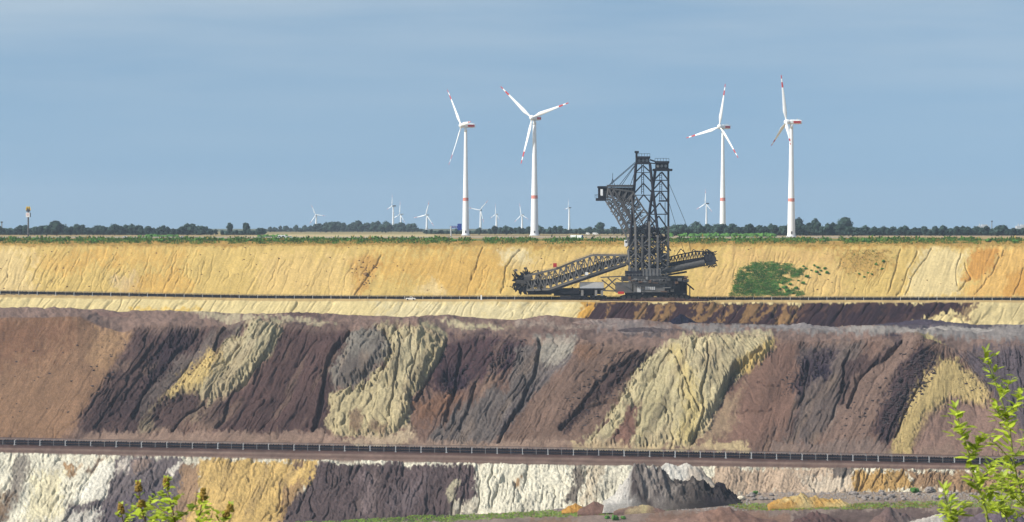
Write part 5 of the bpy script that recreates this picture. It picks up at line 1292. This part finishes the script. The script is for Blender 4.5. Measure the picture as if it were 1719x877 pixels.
# -- lower tower: dense latticework between deck and masts
tw = empty('lower_tower', (0, 0, 0)); tw.parent = ex
cols4 = [((1054, 420), (1058, 466)), ((1066, 372), (1068, 466)), ((1078, 395), (1078, 466)), ((1090, 372), (1090, 460)), ((1104, 395), (1104, 455)), ((1122, 380), (1121, 446))]
for d in (-6, 6):
    for p, q in cols4: member('column', E(*p, d), E(*q, d), 1.0, tw, 'steel4')
    for i in range(5):
        for y0 in range(400, 460, 12):
            (p0, q0), (p1, q1) = cols4[i], cols4[i+1]
            def on(p, q, y): t = min(1, max(0, (y-p[1])/(q[1]-p[1]))); return (p[0]+(q[0]-p[0])*t, max(y, p[1]))
            a, c_ = on(p0, q0, y0), on(p1, q1, y0+12)
            if (i+y0//12) % 2: a, c_ = on(p0, q0, y0+12), on(p1, q1, y0)
            member('brace', E(*a, d), E(*c_, d), .5, tw, 'steel4')
            if (y0//12) % 2 == 0: member('girder', E(*on(p0, q0, y0), d), E(*on(p1, q1, y0), d), .55, tw)
b = MB()
for k_ in range(420):
    x = rnd.uniform(1056, 1121); y = 458-76*rnd.random()**1.25; d = rnd.uniform(-5.5, 5.5); v = rnd.random()
    dx, dy_ = (rnd.uniform(-9, 9), rnd.uniform(-3, 3)) if v < .45 else (rnd.uniform(-2, 2), rnd.uniform(-10, 10)) if v < .75 else (rnd.choice([-7, 7]), 8)
    if y+dy_ > 462: continue
    b.bar(E(x, y, d), E(x+dx, y+dy_, d+rnd.uniform(-2, 2)), rnd.uniform(.3, .62))
tag(sub('inner_steelwork', b, M['steel'], tw), kind='stuff')
for x0, y0, x1, y1 in ((1060, 425, 1076, 434), (1084, 418, 1100, 430), (1096, 398, 1118, 405), (1070, 400, 1084, 407), (1104, 425, 1119, 436), (1062, 440, 1090, 450)): sub('platform_box', boxE(MB(), x0, y0, x1, y1, -3, 3), M['steel2'], tw)
b = MB(); boxE(b, 1048, 403, 1053, 414, -4, -1); sub('operator_cabin', b, M['white'], tw); b = MB(); boxE(b, 1049.2, 404.5, 1052, 408, -4.1, -3.98); sub('cabin_window', b, M['glass'], tw)
b = MB()
for y in (385, 397, 409, 421, 433): boxE(b, 1060, y, 1122, y+.9, -6.4, 6.4)
sub('floor_grating', b, M['steel2'], tw)

# -- masts
def mast(name, corners_top, corners_bot, lv, d0, d1, w, kbr=True):
    """left/right legs in photo pixels, at depth +-d0 on top and +-d1 at the foot"""
    root = empty(name, (0, 0, 0)); root.parent = ex
    (tl, tr), (bl, br) = corners_top, corners_bot
    def leg(top, bot, y): t = (y-top[1])/(bot[1]-top[1]); return (top[0]+(bot[0]-top[0])*t, y)
    def dep(y): t = (y-tl[1])/(bl[1]-tl[1]); return d0+(d1-d0)*t
    for s in (-1, 1):
        member('leg', E(*tl, s*d0), E(*bl, s*d1), w, root, 'steel2'); member('leg', E(*tr, s*d0), E(*br, s*d1), w, root, 'steel2')
        for y0, y1 in zip(lv[:-1], lv[1:]):
            a, c_ = leg(tl, bl, y1), leg(tr, br, y1); m_ = ((leg(tl, bl, y0)[0]+leg(tr, br, y0)[0])/2, y0+1)
            member('brace', E(*m_, s*dep(y0)), E(*a, s*dep(y1)), w*.62, root, 'steel2'); member('brace', E(*m_, s*dep(y0)), E(*c_, s*dep(y1)), w*.62, root, 'steel2')
    for y in lv:
        for T_, B_ in ((tl, bl), (tr, br)):
            p = leg(T_, B_, y); member('cross_beam', E(*p, -dep(y)), E(*p, dep(y)), w*.5, root, 'steel2')
    for y0, y1 in zip(lv[:-1], lv[1:]):
        for T_, B_ in ((tl, bl), (tr, br)):
            p, q = leg(T_, B_, y0), leg(T_, B_, y1); member('side_brace', E(*p, -dep(y0)), E(*q, dep(y1)), w*.4, root, 'steel2')
    return root
ma = mast('front_mast', ((1067.7, 275), (1091, 275)), ((1055, 446), (1110, 440)), [277, 290, 307, 326, 350, 376, 404, 432], 3.0, 6.0, 1.0)
mbst = mast('rear_mast', ((1100, 287), (1122, 287)), ((1079, 440), (1122, 440)), [288, 303, 320, 340, 362, 386, 412, 436], 3.0, 6.0, 1.05)
for y in (303, 321.5, 360): member('tie', E(1098-(y-288)*.14, y, -3.4), E(1122, y, -3.4), .5, mbst, 'steel2')
for y in (290, 328): member('tie', E(1066, y, -3.4), E(1094, y, -3.4), .35, ma, 'steel2')
for x, r_, y0, y1, pr in ((1077, .22, 276, 326, ma), (1080.5, .22, 276, 326, ma), (1107.5, .2, 290, 336, mbst), (1111, .2, 290, 336, mbst), (1116.5, .2, 340, 400, mbst)): member('ladder_rail', E(x, y0, -3.2), E(x, y1, -3.2), r_*1.5, pr, 'steel2')
for q in range(12): member('ladder_rung', E(1077, 278+q*4, -3.2), E(1080.5, 278+q*4, -3.2), .2, ma, 'steel2'); member('ladder_rung', E(1107.5, 291+q*3.8, -3.2), E(1111, 291+q*3.8, -3.2), .2, mbst, 'steel2')
def head(root, x0, y0, x1, y1, name):
    b = MB(); boxE(b, x0, y0, x1, y0+3.6, -3.6, 3.6); boxE(b, x0, y1-4, x1, y1, -3.6, 3.6); boxE(b, x0+1, y0+3.4, x1-1, y1-3.8, -2.2, 3.2); sub(name, b, M['steel2'], root)
    for q in range(6): member('railing_post', E(x0+q*(x1-x0)/5, y0, -3.6), E(x0+q*(x1-x0)/5, y0-5, -3.6), .16, root, 'steel2')
    member('handrail', E(x0, y0-4.8, -3.6), E(x1, y0-4.8, -3.6), .16, root, 'steel2')
head(ma, 1068, 263, 1091, 276, 'sheave_head'); head(mbst, 1099.5, 271, 1123, 287, 'sheave_head')
b = MB(); 
for q in range(3):
    c = E(1073+q*6.5, 269.5, -2.4); b.tube(c, c+Vector((0, .8, 0)), .75, .75, 14)
sub('sheaves', b, M['steel3'], ma)
b = MB()
for q in range(3):
    c = E(1104.5+q*6.5, 279, -2.4); b.tube(c, c+Vector((0, .8, 0)), .75, .75, 14)
sub('sheaves', b, M['steel3'], mbst)
b = MB(); boxE(b, 1066.5, 254.5, 1070, 275, -3.2, -2); boxE(b, 1065, 254, 1072, 257.5, -3.5, -1.8); sub('hoist_post', b, M['steel2'], ma)
b = MB(); boxE(b, 1096, 284, 1128, 287.4, -4.4, 4.4); sub('platform', b, M['steel2'], mbst)
b = MB(); boxE(b, 1106, 336.5, 1121, 339, -4, 2); sub('platform', b, M['steel2'], mbst)
for x in (1107, 1113.5, 1120): member('railing_post', E(x, 336.5, -4), E(x, 332, -4), .15, mbst, 'steel2')
member('mast_tie', E(1091, 268.5, 0), E(1100, 271.5, 0), .7, ex, 'steel2'); member('mast_tie', E(1091, 274, -2), E(1100, 275, -2), .5, ex, 'steel2')
# -- counterweight boom (upper left)
cb, samp_c = truss('counterweight_boom', [(1020, 316), (1062, 322), (1090, 365), (1108, 400)], [(1017, 338), (1034, 365), (1052, 398), (1060, 425)], 4.5, .75, .45, 12, 'steel4', True, True)
for s in (-4.6, 4.6):
    for (p, q, w) in (((1021, 316), (1066, 408), .95), ((1030, 318), (1086, 412), .8), ((1046, 340), (1096, 430), .7), ((1060, 330), (1074, 440), .8), ((1020, 330), (1058, 345), .6)): member('stay', E(*p, s), E(*q, s), w, cb, 'steel')
for fr in (.3, .6, .85):
    pl = []
    for i in range(9):
        t = i/8; p = samp_c([(1020, 316), (1062, 322), (1090, 365), (1108, 400)], .12+.88*t); q = samp_c([(1017, 338), (1034, 365), (1052, 398), (1060, 425)], .12+.88*t); pl.append((p[0]+(q[0]-p[0])*fr, p[1]+(q[1]-p[1])*fr))
    for p, q in zip(pl[:-1], pl[1:]):
        for s in (-4.5, 4.5): member('chord', E(*p, s), E(*q, s), .6, cb, 'steel')
b = MB(); boxE(b, 1020, 315, 1062, 328, -4, 4); 
vs = [E(1028, 328, d) for d in (-4, 4)]+[E(1062, 328, d) for d in (-4, 4)]+[E(1061, 340, d) for d in (-4, 4)]+[E(1045, 341, d) for d in (-4, 4)]
b.add(vs, [(0, 2, 4, 6), (1, 7, 5, 3), (0, 6, 7, 1), (6, 4, 5, 7), (4, 2, 3, 5)]); cw = sub('counterweight', b, M['steel2'], cb)
for x in range(1024, 1062, 5):
    b = MB(); boxE(b, x, 316, x+.9, 333, -4.25, -3.98); sub('plate_rib', b, M['steel'], cw)
b = MB(); boxE(b, 1019, 311, 1062, 313, -5, 5); boxE(b, 1019, 313, 1062, 314.4, -5.2, -4.8); sub('walkway', b, M['steel'], cb)
for x in range(1019, 1063, 6): member('railing_post', E(x, 315, -4.9), E(x, 309.6, -4.9), .16, cb, 'steel3')
b = MB(); boxE(b, 1003, 313, 1020, 316, -4.4, 4.4); boxE(b, 1000.5, 333, 1017, 337.5, -5, 5); boxE(b, 1003.5, 316, 1005, 333, -4.2, -3.6); boxE(b, 1018.5, 316, 1020, 333, -4.2, -3.6); boxE(b, 1005, 316, 1019, 333, 1, 4); cbn = sub('winch_cabin', b, M['steel2'], cb)
b = MB(); boxE(b, 1007.5, 318, 1011.5, 329, -4.3, -4.0); sub('white_panel', b, M['white'], cbn)
b = MB(); boxE(b, 1012, 321, 1017.5, 330, -3.5, .9); sub('winch', b, M['steel'], cbn)
for x in (999, 1002, 1008, 1014): member('railing_post', E(x, 333, -5), E(x, 327.5, -5), .18, cb, 'steel2')
member('handrail', E(998, 327.5, -5), E(1004, 327.5, -5), .2, cb, 'steel2')
b = MB()
for k_ in range(230):
    t = rnd.random(); p = samp_c([(1020, 316), (1062, 322), (1090, 365), (1108, 400)], t); q = samp_c([(1017, 338), (1034, 365), (1052, 398), (1060, 425)], t); u = rnd.random(); x = p[0]+(q[0]-p[0])*u; y = p[1]+(q[1]-p[1])*u
    b.bar(E(x, y, rnd.uniform(-4, 4)), E(x+rnd.uniform(-6, 6), y+rnd.uniform(-7, 7), rnd.uniform(-4, 4)), rnd.uniform(.2, .4))
tag(sub('inner_steelwork', b, M['steel'], cb), kind='stuff')
member('antenna', E(1028.5, 311, 0), E(1028.5, 291, 0), .22, ex, 'steel2'); member('antenna_stay', E(1025, 311, 0), E(1028.5, 300, 0), .2, ex, 'steel2'); member('antenna_stay', E(1032, 311, 0), E(1028.5, 300, 0), .2, ex, 'steel2')
# -- ropes
for p, q, d in (((1067, 272), (1022, 311), -3), ((1067, 274), (1023, 312), 3), ((1067, 276), (1040, 311), -3), ((1067, 277), (1044, 311), 2), ((1067, 285), (1058, 312), 0)): member('rope', E(*p, d), E(*q, d), .28, ex, 'steel2')
for p, q, d in (((1123, 308), (1150, 372), -3), ((1150, 372), (1160, 424), -3), ((1123, 340), (1133, 374), 3), ((1133, 374), (1150, 428), 3)): member('rope', E(*p, d), E(*q, d), .20, ex, 'steel2')

# ------------------------------------------------------------------ plants in front of the camera
def leaf_mesh(seed, L_, w):
    rnd = random.Random(seed); b = MB(); n = 5; vs = []
    for i in range(n+1):
        t = i/n; ww = w*math.sin(math.pi*(.04+.96*t)**.85)**.8*.5+.0005; z = -.18*L_*t*t + rnd.uniform(-.02, .02)*L_
        vs += [(L_*t, -ww, z+.25*ww), (L_*t, 0, z), (L_*t, ww, z+.25*ww)]
    fs = []
    for i in range(n): fs += [(3*i, 3*i+3, 3*i+4, 3*i+1), (3*i+1, 3*i+4, 3*i+5, 3*i+2)]
    b.add(vs, fs); return b.mesh('leaf', M['leaf'], True)
leaves = [leaf_mesh(s, .050+.007*(s % 3), .019+.004*(s % 2)) for s in range(5)]
small_leaves = [leaf_mesh(s+9, .034, .022) for s in range(3)]
def put_leaf(root, p, d, sc, meshes, up=Vector((0, -.35, 1))):
    d = d.normalized(); y = up.cross(d).normalized(); z = d.cross(y)
    o = link('leaf', random.choice(meshes), root); o.matrix_local = Matrix((d, y, z)).transposed().to_4x4() @ Matrix.Diagonal((sc, sc, sc, 1)); o.location = p
def shoot(name, label, pts, Y, base_z, side, meshes, per, spread, stem_w=.006, cat='plant', stemmat='stem', zig=0):
    """pts: photo path of the main stem from low to tip; side: twigs as photo paths"""
    tip = [PV(x, y, Y) for x, y in pts]; root_p = Vector((tip[0].x+.15, Y+.1, base_z))
    root = tag(empty(name, root_p), label, cat); path = [Vector((0, 0, 0))]+[p-root_p for p in tip]
    def stem(pth, w0, w1, nm):
        b = MB(); n = len(pth)-1
        for i, (a, c) in enumerate(zip(pth[:-1], pth[1:])): b.tube(a, c, w0+(w1-w0)*i/n, w0+(w1-w0)*(i+1)/n, 7)
        return b.build(nm, M[stemmat], root)
    stem(path, stem_w, stem_w*.3, 'stem')
    def dress(pth, n, s0):
        for i in range(n):
            t = (i+.5)/n*(len(pth)-1); k = min(int(t), len(pth)-2); p = pth[k].lerp(pth[k+1], t-k); ax = (pth[k+1]-pth[k]).normalized()
            for q in range(random.choice([2, 3, 3, 4])):
                a = random.uniform(0, 6.283); rad = Vector((math.cos(a), math.sin(a)*.8, random.uniform(-.15, .5))); d = (rad*spread*1.4+ax*random.uniform(.2, .9))
                put_leaf(root, p+Vector((random.gauss(0, .012),)*3), d, s0*random.uniform(.6, 1.25)*(1-.25*i/n), meshes)
    dress(path[1:], per, 1.0)
    put_leaf(root, path[-1], Vector((.3, 0, 1)), .7, meshes); put_leaf(root, path[-1], Vector((-.4, .2, .9)), .7, meshes)
    for tw_, n in [(a, int(b*1.35)) for a, b in side]:
        pp = [PV(x, y, Y+random.uniform(-.15, .15))-root_p for x, y in tw_]; stem(pp, stem_w*.5, stem_w*.2, 'twig'); dress(pp, n, .95)
    return root
PY_ = 13.0
shoot('sapling', 'tall leafy light green shoot at the right edge, tallest of the plants', [(1745, 930), (1719, 846), (1704, 790), (1695, 722), (1687, 690), (1673, 648), (1662, 615), (1655, 592)], PY_, 4.9,
      [([(1704, 790), (1690, 765), (1672, 745), (1655, 735)], 8), ([(1690, 705), (1705, 680), (1716, 655)], 9), ([(1695, 722), (1680, 700), (1668, 685)], 8), ([(1680, 670), (1690, 650), (1700, 635)], 6), ([(1712, 815), (1698, 805), (1680, 800)], 8), ([(1719, 850), (1700, 830), (1690, 815)], 7), ([(1700, 770), (1714, 750), (1719, 725)], 5)], leaves, 32, .8)
shoot('sapling', 'second leafy shoot left of the tallest one at the right edge', [(1668, 930), (1655, 858), (1645, 825), (1637, 803), (1628, 770), (1618, 735), (1610, 708), (1604, 684)], PY_-.8, 4.9,
      [([(1640, 812), (1655, 795), (1668, 775)], 8), ([(1628, 770), (1640, 752), (1648, 735)], 7), ([(1648, 835), (1660, 822), (1676, 818)], 7), ([(1618, 735), (1608, 725), (1600, 722)], 4), ([(1656, 862), (1670, 850), (1684, 846)], 7)], leaves, 27, .75, .007)
shoot('sapling', 'lowest leafy shoot at lower right, left of the two taller shoots', [(1612, 930), (1602, 884), (1597, 868), (1590, 845), (1584, 822)], PY_-1.2, 4.9, [([(1600, 878), (1610, 862), (1618, 850)], 6), ([(1597, 868), (1588, 862), (1580, 862)], 3)], leaves, 13, .75, .006)
shoot('sapling', 'short leafy shoot at lower right between the tallest shoot and its left neighbour', [(1702, 930), (1690, 872), (1682, 838), (1680, 808), (1686, 780)], PY_+.5, 4.9, [([(1684, 845), (1700, 832), (1714, 828)], 7), ([(1688, 866), (1672, 850), (1660, 840)], 7), ([(1681, 815), (1670, 800), (1664, 788)], 5), ([(1694, 885), (1708, 868), (1719, 862)], 6)], leaves, 18, .8, .006)
def seed_head(root, p, h):
    b = MB(); rnd = random.Random(int(p[0]*999))
    for i in range(46):
        t = rnd.random(); a = rnd.uniform(0, 6.28); r = .013*(1-.55*t); b.ico((p[0]+math.cos(a)*r, p[1]+math.sin(a)*r, p[2]+h*t), rnd.uniform(.0045, .0075), sub=0, jit=.2)
    b.build('seed_head', M['seed'], root)
left = [('weed', 'flowering weed with brown seed head, leftmost of the plants at lower left', [(222, 930), (210, 890), (205, 868), (203, 850)], [(203, 858, 14)], [([(208, 882), (216, 870), (222, 862)], 4)], 5),
        ('weed', 'weed with brown seed head second from the left at lower left', [(262, 930), (245, 880), (236, 850), (232, 815)], [(232, 822, 16), (238, 848, 10)], [([(240, 865), (250, 848), (254, 838)], 6), ([(240, 868), (228, 860), (220, 858)], 4), ([(248, 888), (262, 868), (275, 862)], 7)], 8),
        ('weed', 'tallest weed with brown seed head and bright leaves, centre of those at lower left', [(305, 930), (293, 872), (286, 842), (281, 822), (279, 806)], [(279, 814, 16)], [([(286, 845), (278, 832), (272, 826)], 5), ([(287, 850), (297, 838), (302, 832)], 4), ([(294, 876), (310, 862), (322, 855)], 8), ([(292, 870), (270, 856), (256, 850)], 8), ([(298, 892), (280, 874), (262, 870)], 8)], 9),
        ('weed', 'weed with brown seed head right of the tallest weed at lower left', [(322, 930), (332, 880), (338, 850), (341, 828)], [(341, 836, 18)], [([(335, 866), (342, 852), (346, 846)], 4), ([(330, 890), (342, 874), (350, 868)], 6)], 6),
        ('weed', 'weed with brown seed head, rightmost of those at lower left', [(360, 930), (372, 885), (380, 866), (388, 850)], [(386, 856, 12), (380, 864, 9)], [([(374, 884), (366, 872), (362, 866)], 5)], 4)]
for nm, lab, pts, seeds, side, per in left:
    Yl = 12.0+random.uniform(-.8, .8); rt = shoot(nm, lab, pts, Yl, 4.9, side, small_leaves, per, .8, .005, 'plant', 'twig')
    for sx, sy, hp_ in seeds: seed_head(rt, PV(sx, sy+3, Yl)-rt.location, hp_/F*Yl)

# ------------------------------------------------------------------ air
hz = MB(); hz.box((0, 5700, 17.5), (7200, 11900, 285)); HAZE_Z = (-125, 160)
hm = bpy.data.materials.new('air'); hm.use_nodes = True; t = hm.node_tree; t.nodes.remove(t.nodes['Principled BSDF'])
pvn = N('ShaderNodeVolumePrincipled', t); pvn.inputs['Color'].default_value = (.74, .86, 1, 1); pvn.inputs['Density'].default_value = 5.2e-5; pvn.inputs['Anisotropy'].default_value = 0.2
t.links.new(pvn.outputs[0], t.nodes['Material Output'].inputs['Volume'])
tag(hz.build('haze', hm), kind='stuff')
SC.cycles.volume_bounces = 0
SC.cycles.max_bounces = 5
SC.cycles.diffuse_bounces = 2
